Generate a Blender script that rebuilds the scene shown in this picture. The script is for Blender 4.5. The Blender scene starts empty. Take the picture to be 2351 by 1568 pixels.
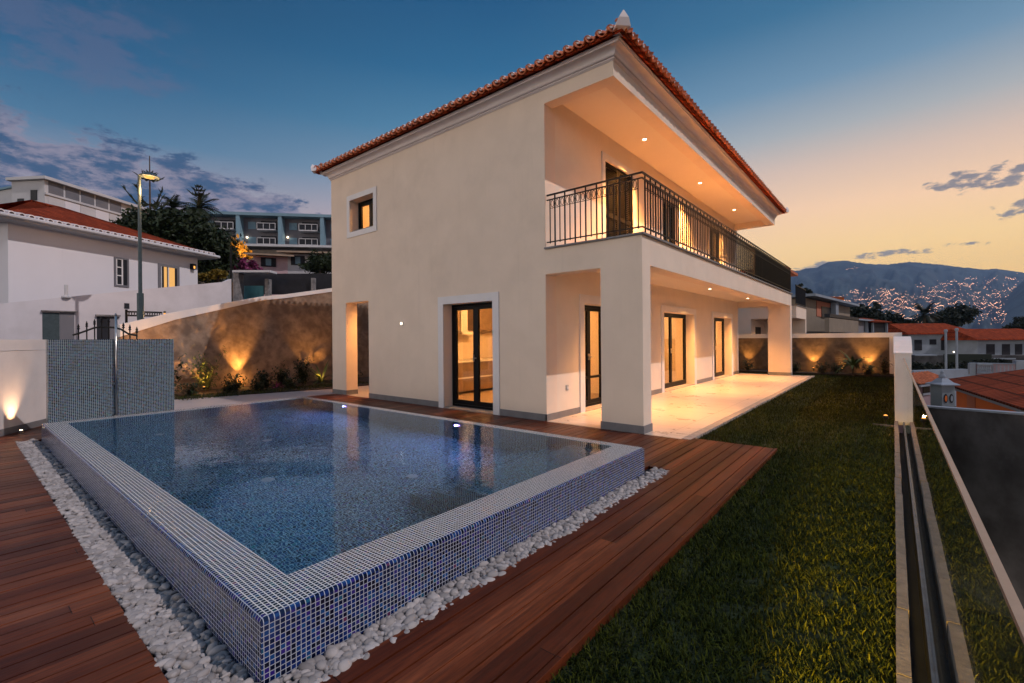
import bpy, math, random
import numpy as np
from mathutils import Vector, Matrix
random.seed(7)
rng = np.random.default_rng(11)
PI = math.pi
R_ = math.radians
sc = bpy.context.scene
COL = sc.collection

# ------------------------------------------------------------------ camera
FOC, CX, CY, HC = 1061.35, 1175.5, 776.9, 1.5          # in a 2351 x 1568 picture
_th, _ro = R_(39.524), R_(-0.481)
_F = np.array([-math.sin(_th), math.cos(_th), 0.0])
_R0 = np.array([math.cos(_th), math.sin(_th), 0.0])
_R = math.cos(_ro) * _R0 + math.sin(_ro) * np.array([0, 0, 1.0])
_U = np.cross(_R, _F)
_O = np.array([0, 0, HC])
cd = bpy.data.cameras.new('camera')
cam = bpy.data.objects.new('camera', cd)
COL.objects.link(cam)
sc.camera = cam
m = Matrix.Identity(4)
for i in range(3):
    m[i][0] = _R[i]; m[i][1] = _U[i]; m[i][2] = -_F[i]; m[i][3] = _O[i]
cam.matrix_world = m
cd.sensor_width = 36
cd.lens = FOC / 2351 * 36
cd.shift_y = -(784 - CY) / 2351
cd.clip_start = 0.02
cd.clip_end = 20000

# ------------------------------------------------------------------ colour management
sc.view_settings.view_transform = 'Standard'
sc.view_settings.look = 'None'
sc.view_settings.exposure = 0
sc.view_settings.gamma = 1
sc.view_settings.use_curve_mapping = False

def lin(r, g, b):
    def f(c):
        c = c / 255
        return c / 12.92 if c <= 0.04045 else ((c + 0.055) / 1.055) ** 2.4
    return (f(r), f(g), f(b), 1)

# ------------------------------------------------------------------ node helpers
class NT:
    def __init__(s, nt):
        s.nt = nt; s.nodes = nt.nodes; s.nodes.clear()
    def n(s, t, **kw):
        nd = s.nodes.new(t)
        for k, v in kw.items():
            if k.startswith('i_'):
                nd.inputs[k[2:].replace('_', ' ')].default_value = v
            else:
                setattr(nd, k, v)
        return nd
    def l(s, a, b):
        s.nt.links.new(a, b)
    def math(s, op, a, b=None, c=None, clamp=False):
        nd = s.nodes.new('ShaderNodeMath'); nd.operation = op; nd.use_clamp = clamp
        for i, x in enumerate((a, b, c)):
            if x is None: continue
            if isinstance(x, (int, float)): nd.inputs[i].default_value = x
            else: s.l(x, nd.inputs[i])
        return nd.outputs[0]
    def vmath(s, op, a, b=None):
        nd = s.nodes.new('ShaderNodeVectorMath'); nd.operation = op
        for i, x in enumerate((a, b)):
            if x is None: continue
            if isinstance(x, (tuple, list)): nd.inputs[i].default_value = x
            else: s.l(x, nd.inputs[i])
        return nd.outputs['Value'] if op in ('DOT_PRODUCT', 'LENGTH') else nd.outputs['Vector']
    def mix(s, fac, a, b, mode='MIX'):
        nd = s.nodes.new('ShaderNodeMix'); nd.data_type = 'RGBA'; nd.blend_type = mode; nd.clamp_factor = True
        for x, k in ((fac, 0), (a, 6), (b, 7)):
            if isinstance(x, (int, float)): nd.inputs[k].default_value = x
            elif isinstance(x, (tuple, list)): nd.inputs[k].default_value = x if len(x) == 4 else (*x, 1)
            else: s.l(x, nd.inputs[k])
        return nd.outputs[2]
    def ramp(s, fac, stops, interp='LINEAR'):
        nd = s.nodes.new('ShaderNodeValToRGB'); cr = nd.color_ramp; cr.interpolation = interp
        while len(cr.elements) > 1: cr.elements.remove(cr.elements[-1])
        cr.elements[0].position = stops[0][0]; cr.elements[0].color = stops[0][1]
        for p, c in stops[1:]:
            e = cr.elements.new(p); e.color = c
        s.l(fac, nd.inputs[0])
        return nd.outputs[0]
    def noise(s, vec, scale, detail=4, rough=0.55, dim='3D'):
        nd = s.nodes.new('ShaderNodeTexNoise'); nd.noise_dimensions = dim
        nd.inputs['Scale'].default_value = scale; nd.inputs['Detail'].default_value = detail
        nd.inputs['Roughness'].default_value = rough
        if vec is not None: s.l(vec, nd.inputs['Vector'])
        return nd.outputs['Fac']
    def sm(s, x, a, b):
        nd = s.nodes.new('ShaderNodeMapRange'); nd.interpolation_type = 'SMOOTHSTEP'
        s.l(x, nd.inputs[0]); nd.inputs[1].default_value = a; nd.inputs[2].default_value = b
        return nd.outputs[0]

def grey(v): return (v, v, v, 1)

# ------------------------------------------------------------------ world: dusk sky with thin clouds
w = bpy.data.worlds.new('World'); sc.world = w; w.use_nodes = True
N = NT(w.node_tree)
out = N.n('ShaderNodeOutputWorld'); bg = N.n('ShaderNodeBackground'); N.l(bg.outputs[0], out.inputs[0])
tc = N.n('ShaderNodeTexCoord')
dirn = N.vmath('NORMALIZE', tc.outputs['Generated'])
sx = N.n('ShaderNodeSeparateXYZ'); N.l(dirn, sx.inputs[0])
dz = sx.outputs[2]
hor = N.n('ShaderNodeCombineXYZ'); N.l(sx.outputs[0], hor.inputs[0]); N.l(sx.outputs[1], hor.inputs[1])
hn = N.vmath('NORMALIZE', hor.outputs[0])
_sa = R_(16)
a = N.vmath('DOT_PRODUCT', hn, (math.sin(_sa), math.cos(_sa), 0))
lt = N.vmath('DOT_PRODUCT', hn, (-1.0, 0.0, 0))     # 1 towards the left edge of the view
el = N.math('DIVIDE', N.math('ARCSINE', dz), PI / 2)   # 0 horizon .. 1 zenith
def e_(deg): return deg / 90
rampL = N.ramp(el, [(0, lin(215, 168, 160)), (e_(6), lin(205, 166, 162)), (e_(10), lin(204, 168, 168)), (e_(14), lin(158, 156, 170)), (e_(19), lin(66, 116, 150)), (e_(25), lin(16, 86, 128)), (e_(33), lin(4, 66, 104)), (e_(50), lin(20, 80, 125)), (e_(68), lin(92, 140, 186)), (1, lin(105, 152, 196))])
rampC = N.ramp(el, [(0, lin(240, 195, 165)), (e_(8), lin(226, 184, 166)), (e_(14), lin(190, 170, 172)), (e_(19), lin(132, 155, 176)), (e_(24), lin(80, 132, 165)), (e_(30), lin(36, 102, 144)), (e_(37), lin(14, 80, 124)), (e_(52), lin(28, 88, 135)), (e_(68), lin(92, 140, 186)), (1, lin(105, 152, 196))])
rampR = N.ramp(el, [(0, lin(255, 188, 88)), (e_(6), lin(255, 206, 112)), (e_(9), lin(255, 212, 138)), (e_(13), lin(252, 208, 164)), (e_(17), lin(220, 192, 172)), (e_(20.5), lin(172, 176, 178)), (e_(25), lin(112, 146, 172)), (e_(31), lin(58, 112, 148)), (e_(40), lin(24, 84, 128)), (e_(55), lin(36, 92, 138)), (e_(68), lin(92, 140, 186)), (1, lin(105, 152, 196))])
rampB = N.ramp(el, [(0, (2.65, 2.26, 1.88, 1)), (e_(12), (2.3, 1.98, 1.70, 1)), (e_(26), (1.25, 1.14, 1.08, 1)), (e_(44), (0.25, 0.30, 0.40, 1)), (e_(68), lin(92, 140, 186)), (1, lin(105, 152, 196))])
c1 = N.mix(N.sm(a, -0.25, 0.55), rampL, rampC)
c2 = N.mix(N.sm(a, 0.50, 0.97), c1, rampR)
c3 = N.mix(N.sm(N.math('MULTIPLY', a, -1.0), 0.35, 0.95), c2, rampB)
# clouds
zz = N.math('ADD', N.math('MAXIMUM', dz, 0.0), 0.16)
px_ = N.math('DIVIDE', sx.outputs[0], zz); py_ = N.math('DIVIDE', sx.outputs[1], zz)
cv = N.n('ShaderNodeCombineXYZ'); N.l(px_, cv.inputs[0]); N.l(py_, cv.inputs[1]); N.l(N.math('MULTIPLY', dz, 3.0), cv.inputs[2])
n1 = N.noise(cv.outputs[0], 7.0, 9, 0.66)
n2 = N.noise(cv.outputs[0], 0.9, 3, 0.5)
nn = N.math('ADD', N.math('MULTIPLY', n1, 0.75), N.math('MULTIPLY', n2, 0.35))
eld = N.math('MULTIPLY', el, 90)
def band(c, w_): return N.math('SUBTRACT', 1.0, N.math('MINIMUM', N.math('DIVIDE', N.math('ABSOLUTE', N.math('SUBTRACT', eld, c)), w_), 1.0))
# azimuth measured leftwards of the camera heading (degrees)
azn = N.n('ShaderNodeMath'); azn.operation = 'ARCTAN2'
N.l(N.vmath('DOT_PRODUCT', hn, tuple(_R0)), azn.inputs[0]); N.l(N.vmath('DOT_PRODUCT', hn, tuple(_F)), azn.inputs[1])
azd = N.math('MULTIPLY', azn.outputs[0], 180 / PI)
# main bank: centre elevation falls from 17 deg (left edge, -48) to 9 deg (-22)
cen = N.math('ADD', 16.0, N.math('MULTIPLY', N.math('ADD', azd, 48), -0.09))
dd = N.math('ABSOLUTE', N.math('SUBTRACT', eld, cen))
bankw = N.math('SUBTRACT', 7.4, N.math('MULTIPLY', N.math('MAXIMUM', N.math('ADD', azd, 48), 0.0), 0.17))
bank = N.math('MULTIPLY', N.math('SUBTRACT', 1.0, N.math('MINIMUM', N.math('DIVIDE', dd, bankw), 1.0)), N.math('SUBTRACT', 1.0, N.sm(azd, -27, -19)))
up = N.math('MULTIPLY', band(25.5, 5.0), N.math('SUBTRACT', 1.0, N.sm(azd, -42, -31)))
def spot(az, elv, ra, re):
    x = N.math('DIVIDE', N.math('SUBTRACT', azd, az), ra); y = N.math('DIVIDE', N.math('SUBTRACT', eld, elv), re)
    return N.math('MAXIMUM', N.math('SUBTRACT', 1.0, N.math('ADD', N.math('MULTIPLY', x, x), N.math('MULTIPLY', y, y))), 0.0)
rr = N.math('MAXIMUM', spot(46.0, 13.3, 5.2, 1.3), N.math('MAXIMUM', spot(49.5, 10.3, 4.2, 1.2), N.math('MAXIMUM', spot(33.5, 6.9, 4.0, 1.0), N.math('MULTIPLY', spot(41, 7.8, 6.0, 0.5), 0.7))))
covL = N.sm(N.math('ADD', nn, N.math('MULTIPLY', bank, 0.32)), 0.665, 0.745)
covL = N.math('MULTIPLY', covL, N.sm(bank, 0.0, 0.18))
covU = N.math('MULTIPLY', N.sm(N.math('ADD', n1, N.math('MULTIPLY', up, 0.20)), 0.54, 0.72), N.math('MULTIPLY', N.sm(up, 0.0, 0.4), 0.42))
n3 = N.noise(N.vmath('MULTIPLY', dirn, (1, 1, 2.4)), 34, 6, 0.62)
covR = N.math('MULTIPLY', N.sm(N.math('ADD', n3, N.math('MULTIPLY', rr, 0.22)), 0.60, 0.73), N.sm(rr, 0.0, 0.25))
s1 = N.mix(covU, c3, lin(98, 98, 128))
s2 = N.mix(N.math('MULTIPLY', covL, 0.95), s1, N.mix(N.sm(n1, 0.42, 0.60), lin(140, 134, 152), lin(38, 76, 114)))
s3 = N.mix(N.math('MULTIPLY', covR, 0.85), s2, lin(104, 110, 122))
N.l(s3, bg.inputs[0])
# the haze box takes some of the low sky away again
N.l(N.math('ADD', 1.0, N.math('MULTIPLY', N.sm(a, 0.35, 0.85), N.math('MULTIPLY', N.math('POWER', 2.718, N.math('MULTIPLY', N.math('MAXIMUM', eld, 0.0), -0.11)), 0.85))), bg.inputs[1])

# ------------------------------------------------------------------ the one directional light
sd = bpy.data.lights.new('sun', 'SUN'); sd.energy = 2.1; sd.angle = R_(0.5); sd.color = (1.0, 0.88, 0.86)
so = bpy.data.objects.new('sun', sd); COL.objects.link(so)
so.rotation_euler = Vector((-1.0, -0.32, -1.0)).to_track_quat('-Z', 'Y').to_euler()

# ------------------------------------------------------------------ picture -> place helpers
def _ray(u, v): return _F + (u - CX) / FOC * _R - (v - CY) / FOC * _U
def dp(u, v, D): p = _O + _ray(u, v) * D; return Vector(p)
def gz(u, v, z=0.0): d = _ray(u, v); return Vector(_O + d * (z - HC) / d[2])

# ------------------------------------------------------------------ materials
MATS = {}
def newmat(name):
    mt = bpy.data.materials.new(name); mt.use_nodes = True
    return mt, NT(mt.node_tree)
def pbsdf(N, **kw):
    o = N.n('ShaderNodeOutputMaterial'); b = N.n('ShaderNodeBsdfPrincipled'); N.l(b.outputs[0], o.inputs[0])
    for k, v in kw.items():
        b.inputs[k.replace('_', ' ')].default_value = v
    return b
def simple(name, col, rough=0.7, metal=0.0, var=0.12, scale=6.0, bump=0.0, bscale=60, spec=0.4, stain=None):
    if name in MATS: return MATS[name]
    mt, N = newmat(name); b = pbsdf(N, Roughness=rough, Metallic=metal)
    b.inputs['Specular IOR Level'].default_value = spec
    t = N.n('ShaderNodeTexCoord')
    nz = N.noise(t.outputs['Object'], scale, 5, 0.6)
    c = tuple(x for x in col[:3])
    lo = tuple(x * (1 - var) for x in c) + (1,); hi = tuple(min(1, x * (1 + var)) for x in c) + (1,)
    cc = N.mix(N.sm(nz, 0.3, 0.7), lo, hi)
    if stain:
        n2 = N.noise(t.outputs['Object'], stain[1], 6, 0.65)
        cc = N.mix(N.math('MULTIPLY', N.sm(n2, 0.5, 0.75), stain[2]), cc, (*stain[0], 1))
    if name in ('stucco', 'street_wall', 'white_plaster', 'house_white'):
        v3 = N.vmath('MULTIPLY', t.outputs['Object'], (3.4, 3.4, 0.22)); n3 = N.noise(v3, 1.6, 6, 0.7)
        cc = N.mix(N.math('MULTIPLY', N.sm(n3, 0.55, 0.80), 0.30), cc, tuple(x * 0.72 for x in c) + (1,))
    N.l(cc, b.inputs['Base Color'])
    if bump:
        bp = N.n('ShaderNodeBump'); bp.inputs['Strength'].default_value = bump; bp.inputs['Distance'].default_value = 0.01
        N.l(N.noise(t.outputs['Object'], bscale, 4, 0.6), bp.inputs['Height']); N.l(bp.outputs[0], b.inputs['Normal'])
    MATS[name] = mt
    return mt
def emis(name, col, s):
    if name in MATS: return MATS[name]
    mt, N = newmat(name); o = N.n('ShaderNodeOutputMaterial'); e = N.n('ShaderNodeEmission')
    e.inputs[0].default_value = (*col, 1); e.inputs[1].default_value = s; N.l(e.outputs[0], o.inputs[0]); MATS[name] = mt
    return mt
def glassy(name, tint=(0.9, 0.95, 0.93), f0=0.04, kmax=0.95, rough=0.0, bump=0.0, bsc=(6, 6, 1), bscale=1.0):
    if name in MATS: return MATS[name]
    mt, N = newmat(name); o = N.n('ShaderNodeOutputMaterial')
    tr = N.n('ShaderNodeBsdfRefraction' if name == 'water' else 'ShaderNodeBsdfTransparent'); tr.inputs[0].default_value = (*tint, 1)
    if name == 'water': tr.inputs['IOR'].default_value = 1.33; tr.inputs['Roughness'].default_value = 0.0
    gl = N.n('ShaderNodeBsdfGlossy'); gl.inputs['Roughness'].default_value = rough; gl.inputs[0].default_value = (0.72, 0.86, 1.0, 1) if name == 'water' else (1, 1, 1, 1)
    lw = N.n('ShaderNodeLayerWeight'); lw.inputs[0].default_value = 0.5
    p = N.math('POWER', lw.outputs['Facing'], 5.0)
    fac = N.math('ADD', f0, N.math('MULTIPLY', p, kmax - f0))
    mx = N.n('ShaderNodeMixShader'); N.l(fac, mx.inputs[0]); N.l(tr.outputs[0], mx.inputs[1]); N.l(gl.outputs[0], mx.inputs[2]); N.l(mx.outputs[0], o.inputs[0])
    if bump:
        t = N.n('ShaderNodeTexCoord')
        v = N.vmath('MULTIPLY', t.outputs['Object'], bsc)
        h = N.math('ADD', N.noise(v, bscale, 3, 0.5), N.math('MULTIPLY', N.noise(v, bscale * 3.7, 2, 0.5), 0.3))
        bp = N.n('ShaderNodeBump'); bp.inputs['Strength'].default_value = bump; bp.inputs['Distance'].default_value = 0.02
        N.l(h, bp.inputs['Height']); N.l(bp.outputs[0], gl.inputs['Normal'])
        if name == 'water': N.l(bp.outputs[0], tr.inputs['Normal'])
    MATS[name] = mt
    return mt

def mosaic(name, grout=(0.50, 0.49, 0.50), dark=1.0, pitch=0.0235, rough=0.12, line=0.425, tint=(1, 1, 1)):
    mt, N = newmat(name); b = pbsdf(N)
    t = N.n('ShaderNodeTexCoord'); g = N.n('ShaderNodeNewGeometry')
    ab = N.vmath('ABSOLUTE', g.outputs['True Normal']); na = N.n('ShaderNodeSeparateXYZ'); N.l(ab, na.inputs[0])
    q = N.vmath('ADD', N.vmath('MULTIPLY', t.outputs['Object'], (1 / pitch,) * 3), (0.413, 0.371, 0.287))
    fr = N.vmath('FRACTION', q); fl = N.vmath('FLOOR', q)
    fs = N.n('ShaderNodeSeparateXYZ'); N.l(fr, fs.inputs[0])
    lines = None; inplane = []
    for k in range(3):
        ip = N.math('LESS_THAN', na.outputs[k], 0.5); inplane.append(ip)
        e = N.math('ABSOLUTE', N.math('SUBTRACT', fs.outputs[k], 0.5))
        ln = N.math('MULTIPLY', N.math('GREATER_THAN', e, line), ip)
        lines = ln if lines is None else N.math('MAXIMUM', lines, ln)
    ipc = N.n('ShaderNodeCombineXYZ')
    for k in range(3): N.l(inplane[k], ipc.inputs[k])
    wn = N.n('ShaderNodeTexWhiteNoise'); N.l(N.vmath('MULTIPLY', fl, ipc.outputs[0]), wn.inputs['Vector'])
    k = dark
    col = N.ramp(wn.outputs['Value'], [(0, (0.003 * k, 0.006 * k, 0.028 * k, 1)), (0.35, (0.005 * k, 0.014 * k, 0.09 * k, 1)), (0.6, (0.008 * k, 0.03 * k, 0.17 * k, 1)), (0.8, (0.012 * k, 0.08 * k, 0.26 * k, 1)), (0.9, (0.05 * k, 0.02 * k, 0.22 * k, 1)), (0.965, (0.015 * k, 0.12 * k, 0.20 * k, 1)), (0.99, (0.20 * k, 0.03 * k, 0.09 * k, 1))], 'CONSTANT')
    pat = N.noise(t.outputs['Object'], 3.0, 3, 0.6)
    col = N.mix(N.math('MULTIPLY', N.sm(pat, 0.45, 0.75), 0.40), col, (0.05 * k, 0.08 * k, 0.22 * k, 1))
    col = N.mix(1.0, col, (*tint, 1), 'MULTIPLY')
    N.l(N.mix(lines, col, (*grout, 1)), b.inputs['Base Color'])
    N.l(N.math('ADD', rough, N.math('MULTIPLY', lines, 0.55)), b.inputs['Roughness'])
    b.inputs['Specular IOR Level'].default_value = 0.38
    # every tile is set a little out of true
    jit = N.vmath('MULTIPLY', N.vmath('SUBTRACT', wn.outputs['Color'], (0.5, 0.5, 0.5)), (0.10, 0.10, 0.10))
    nrm = N.vmath('NORMALIZE', N.vmath('ADD', g.outputs['Normal'], jit))
    bp = N.n('ShaderNodeBump'); bp.inputs['Strength'].default_value = 0.5; bp.inputs['Distance'].default_value = 0.002; bp.invert = True
    N.l(lines, bp.inputs['Height']); N.l(nrm, bp.inputs['Normal']); N.l(bp.outputs[0], b.inputs['Normal'])
    MATS[name] = mt
    return mt

def deckwood(name):
    mt, N = newmat(name); b = pbsdf(N, Roughness=0.6); b.inputs['Specular IOR Level'].default_value = 0.16
    t = N.n('ShaderNodeTexCoord'); sp = N.n('ShaderNodeSeparateXYZ'); N.l(t.outputs['Object'], sp.inputs[0])
    g = N.n('ShaderNodeNewGeometry')
    board = N.math('FLOOR', N.math('DIVIDE', sp.outputs[0], 0.121))
    wn = N.n('ShaderNodeTexWhiteNoise'); wn.noise_dimensions = '2D'
    # board joints staggered along y
    off = N.n('ShaderNodeTexWhiteNoise'); off.noise_dimensions = '1D'; N.l(board, off.inputs['W'])
    seg = N.math('FLOOR', N.math('DIVIDE', N.math('ADD', sp.outputs[1], N.math('MULTIPLY', off.outputs['Value'], 5.2)), 5.2))
    cb = N.n('ShaderNodeCombineXYZ'); N.l(board, cb.inputs[0]); N.l(seg, cb.inputs[1]); N.l(cb.outputs[0], wn.inputs['Vector'])
    grain = N.noise(N.vmath('ADD', N.vmath('MULTIPLY', t.outputs['Object'], (26, 1.6, 10)), N.vmath('MULTIPLY', wn.outputs['Color'], (9, 9, 9))), 2.2, 6, 0.62)
    base = N.ramp(wn.outputs['Value'], [(0, (0.068, 0.014, 0.005, 1)), (0.4, (0.115, 0.025, 0.009, 1)), (0.75, (0.17, 0.041, 0.014, 1)), (1, (0.25, 0.068, 0.027, 1))])
    c = N.mix(N.sm(grain, 0.35, 0.72), N.mix(0.55, base, (0.02, 0.006, 0.004, 1)), base)
    blot = N.noise(t.outputs['Object'], 1.7, 4, 0.6)
    c = N.mix(N.math('MULTIPLY', N.sm(blot, 0.5, 0.8), 0.35), c, (0.20, 0.09, 0.06, 1))
    jy = N.math('FRACT', N.math('DIVIDE', N.math('ADD', sp.outputs[1], N.math('MULTIPLY', off.outputs['Value'], 5.2)), 5.2))
    jl = N.math('LESS_THAN', jy, 0.0009)
    c = N.mix(jl, c, (0.004, 0.002, 0.002, 1))
    N.l(c, b.inputs['Base Color'])
    N.l(N.math('ADD', 0.27, N.math('MULTIPLY', grain, 0.28)), b.inputs['Roughness'])
    bp = N.n('ShaderNodeBump'); bp.inputs['Strength'].default_value = 0.35; bp.inputs['Distance'].default_value = 0.004
    N.l(grain, bp.inputs['Height']); N.l(bp.outputs[0], b.inputs['Normal'])
    MATS[name] = mt
    return mt

def stonetile(name, col, pitch=(0.6, 0.6), grout=(0.30, 0.26, 0.22), rough=0.35, var=0.10):
    mt, N = newmat(name); b = pbsdf(N, Roughness=rough)
    t = N.n('ShaderNodeTexCoord'); sp = N.n('ShaderNodeSeparateXYZ'); N.l(t.outputs['Object'], sp.inputs[0])
    qx = N.math('DIVIDE', sp.outputs[0], pitch[0]); qy = N.math('DIVIDE', sp.outputs[1], pitch[1])
    fx = N.math('ABSOLUTE', N.math('SUBTRACT', N.math('FRACT', qx), 0.5)); fy = N.math('ABSOLUTE', N.math('SUBTRACT', N.math('FRACT', qy), 0.5))
    ln = N.math('MAXIMUM', N.math('GREATER_THAN', fx, 0.494), N.math('GREATER_THAN', fy, 0.489))
    cb = N.n('ShaderNodeCombineXYZ'); N.l(N.math('FLOOR', qx), cb.inputs[0]); N.l(N.math('FLOOR', qy), cb.inputs[1])
    wn = N.n('ShaderNodeTexWhiteNoise'); N.l(cb.outputs[0], wn.inputs['Vector'])
    nz = N.noise(N.vmath('ADD', t.outputs['Object'], N.vmath('MULTIPLY', wn.outputs['Color'], (5, 5, 5))), 2.5, 6, 0.65)
    f = N.math('ADD', N.math('MULTIPLY', N.sm(nz, 0.3, 0.75), 0.7), N.math('MULTIPLY', wn.outputs['Value'], 0.3))
    c = N.mix(f, tuple(x * (1 - var) for x in col) + (1,), tuple(x * (1 + var) for x in col) + (1,))
    N.l(N.mix(N.math('MULTIPLY', ln, 0.7), c, (*grout, 1)), b.inputs['Base Color'])
    N.l(N.math('ADD', rough - 0.08, N.math('MULTIPLY', nz, 0.2)), b.inputs['Roughness'])
    MATS[name] = mt
    return mt

def tanplaster(name, c0=(0.22, 0.15, 0.105), c1=(0.46, 0.33, 0.24)):
    mt, N = newmat(name); b = pbsdf(N, Roughness=0.85)
    t = N.n('ShaderNodeTexCoord')
    warp = N.noise(t.outputs['Object'], 1.4, 4, 0.6)
    v = N.vmath('ADD', t.outputs['Object'], N.vmath('MULTIPLY', N.n('ShaderNodeTexCoord').outputs['Object'], (0, 0, 0)))
    n1 = N.noise(v, 2.2, 8, 0.7)
    vo = N.n('ShaderNodeTexVoronoi'); vo.feature = 'SMOOTH_F1'; vo.inputs['Scale'].default_value = 3.2
    dn = N.n('ShaderNodeTexNoise'); dn.inputs['Scale'].default_value = 2.0; dn.inputs['Detail'].default_value = 5; N.l(t.outputs['Object'], dn.inputs['Vector'])
    N.l(N.vmath('ADD', t.outputs['Object'], N.vmath('MULTIPLY', dn.outputs['Color'], (1.2, 1.2, 1.2))), vo.inputs['Vector'])
    f = N.math('ADD', N.math('MULTIPLY', n1, 0.75), N.math('MULTIPLY', vo.outputs['Distance'], 0.4))
    c = N.mix(N.sm(f, 0.38, 0.78), (*c0, 1), (*c1, 1))
    N.l(c, b.inputs['Base Color'])
    bp = N.n('ShaderNodeBump'); bp.inputs['Strength'].default_value = 0.35; bp.inputs['Distance'].default_value = 0.03
    N.l(f, bp.inputs['Height']); N.l(bp.outputs[0], b.inputs['Normal'])
    MATS[name] = mt
    return mt

def rooftile(name, c=(0.36, 0.085, 0.035), pitch=0.22, axis=0, row=0.38, depth=0.05):
    """ridged clay tiles: ridges across local x, courses along local y"""
    mt, N = newmat(name); b = pbsdf(N, Roughness=0.9); b.inputs['Specular IOR Level'].default_value = 0.1
    t = N.n('ShaderNodeTexCoord'); sp = N.n('ShaderNodeSeparateXYZ'); N.l(t.outputs['UV'], sp.inputs[0])
    qx = N.math('DIVIDE', sp.outputs[0], pitch); qy = N.math('DIVIDE', sp.outputs[1], row)
    h = N.math('ABSOLUTE', N.math('SINE', N.math('MULTIPLY', qx, PI)))
    cy = N.math('FRACT', qy)
    cb = N.n('ShaderNodeCombineXYZ'); N.l(N.math('FLOOR', qx), cb.inputs[0]); N.l(N.math('FLOOR', qy), cb.inputs[1])
    wn = N.n('ShaderNodeTexWhiteNoise'); N.l(cb.outputs[0], wn.inputs['Vector'])
    nz = N.noise(t.outputs['Object'], 1.2, 5, 0.6)
    f = N.math('ADD', N.math('MULTIPLY', wn.outputs['Value'], 0.6), N.math('MULTIPLY', nz, 0.5))
    col = N.mix(f, tuple(x * 0.45 for x in c) + (1,), tuple(min(1, x * 1.45) for x in c) + (1,))
    gap = N.math('LESS_THAN', h, 0.22)
    col = N.mix(N.math('MULTIPLY', gap, 0.75), col, tuple(x * 0.15 for x in c) + (1,))
    col = N.mix(N.math('MULTIPLY', N.math('GREATER_THAN', cy, 0.86), 0.85), col, tuple(x * 0.2 for x in c) + (1,))
    N.l(col, b.inputs['Base Color'])
    bp = N.n('ShaderNodeBump'); bp.inputs['Strength'].default_value = 1.0; bp.inputs['Distance'].default_value = depth
    N.l(N.math('ADD', h, N.math('MULTIPLY', cy, -0.3)), bp.inputs['Height']); N.l(bp.outputs[0], b.inputs['Normal'])
    MATS[name] = mt
    return mt

def leafmat(name, a, b_, rough=0.6):
    if name in MATS: return MATS[name]
    mt, N = newmat(name); b = pbsdf(N, Roughness=rough)
    g = N.n('ShaderNodeNewGeometry'); t = N.n('ShaderNodeTexCoord')
    nz = N.noise(t.outputs['Object'], 1.1, 3, 0.6)
    f = N.math('ADD', N.math('MULTIPLY', g.outputs['Random Per Island'], 0.6), N.math('MULTIPLY', nz, 0.4))
    if name == 'grass_blade': f = N.math('POWER', f, 2.4)
    N.l(N.mix(f, (*a, 1), (*b_, 1)), b.inputs['Base Color'])
    b.inputs['Specular IOR Level'].default_value = 0.3 if name != 'grass_blade' else 0.12
    MATS[name] = mt
    return mt

M = MATS
simple('stucco', (0.72, 0.605, 0.50), 0.9, var=0.035, scale=1.3, bump=0.25, bscale=170, spec=0.2, stain=((0.50, 0.42, 0.34), 0.8, 0.25))
simple('soffit_paint', (0.74, 0.66, 0.56), 0.9, var=0.02, scale=1.0, spec=0.2)
simple('trim_white', (0.66, 0.65, 0.66), 0.6, var=0.03, scale=3, bump=0.1, bscale=120)
simple('cornice_white', (0.64, 0.585, 0.58), 0.7, var=0.05, scale=2, bump=0.1, bscale=80, stain=((0.45, 0.40, 0.38), 2.5, 0.35))
simple('plinth_grey', (0.165, 0.165, 0.175), 0.55, var=0.1, scale=5, bump=0.15, bscale=90)
simple('dark_frame', (0.004, 0.004, 0.005), 0.4, var=0.1, spec=0.18)
simple('black_iron', (0.006, 0.006, 0.007), 0.5, metal=0.0, var=0.2, spec=0.2)
simple('shutter', (0.006, 0.005, 0.004), 0.7, var=0.2, spec=0.1)
simple('tile_clay', (0.42, 0.115, 0.045), 0.8, var=0.35, scale=7, bump=0.3, bscale=60, stain=((0.16, 0.05, 0.03), 9, 0.5))
simple('white_plaster', (0.66, 0.63, 0.62), 0.9, var=0.05, scale=1.2, bump=0.3, bscale=50, stain=((0.48, 0.46, 0.45), 0.9, 0.4))
simple('house_white', (0.64, 0.635, 0.68), 0.9, var=0.02, scale=1, bump=0.15, bscale=60)
simple('wall_cream', (0.70, 0.62, 0.53), 0.85, var=0.03, scale=2, bump=0.15, bscale=70)
simple('interior_wall', (0.70, 0.58, 0.42), 0.8, var=0.03)
simple('interior_floor', (0.42, 0.30, 0.18), 0.4, var=0.1)
simple('cabinet', (0.20, 0.13, 0.07), 0.35, var=0.15)
simple('cabinet_white', (0.65, 0.6, 0.5), 0.4, var=0.05)
simple('street_wall', (0.56, 0.54, 0.57), 0.9, var=0.08, scale=0.9, bump=0.3, bscale=40, stain=((0.42, 0.40, 0.40), 0.7, 0.5))
simple('grey_stone', (0.20, 0.19, 0.19), 0.85, var=0.3, scale=7, bump=0.4, bscale=30)
simple('concrete_dark', (0.055, 0.055, 0.06), 0.9, var=0.45, scale=0.9, bump=0.3, bscale=20, stain=((0.008, 0.008, 0.01), 0.7, 0.8))
simple('asphalt', (0.05, 0.05, 0.055), 0.9, var=0.2, scale=8)
simple('ground_earth', (0.05, 0.045, 0.035), 0.95, var=0.4, scale=0.3)
simple('soil', (0.035, 0.022, 0.014), 0.95, var=0.4, scale=9, bump=0.6, bscale=30)
simple('lawn_soil', (0.018, 0.026, 0.008), 0.95, var=0.5, scale=14, bump=0.8, bscale=60)
simple('metal_steel', (0.45, 0.44, 0.43), 0.28, metal=1.0, var=0.1, scale=12)
simple('channel_steel', (0.10, 0.11, 0.13), 0.35, metal=0.8, var=0.3, scale=9)
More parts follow.
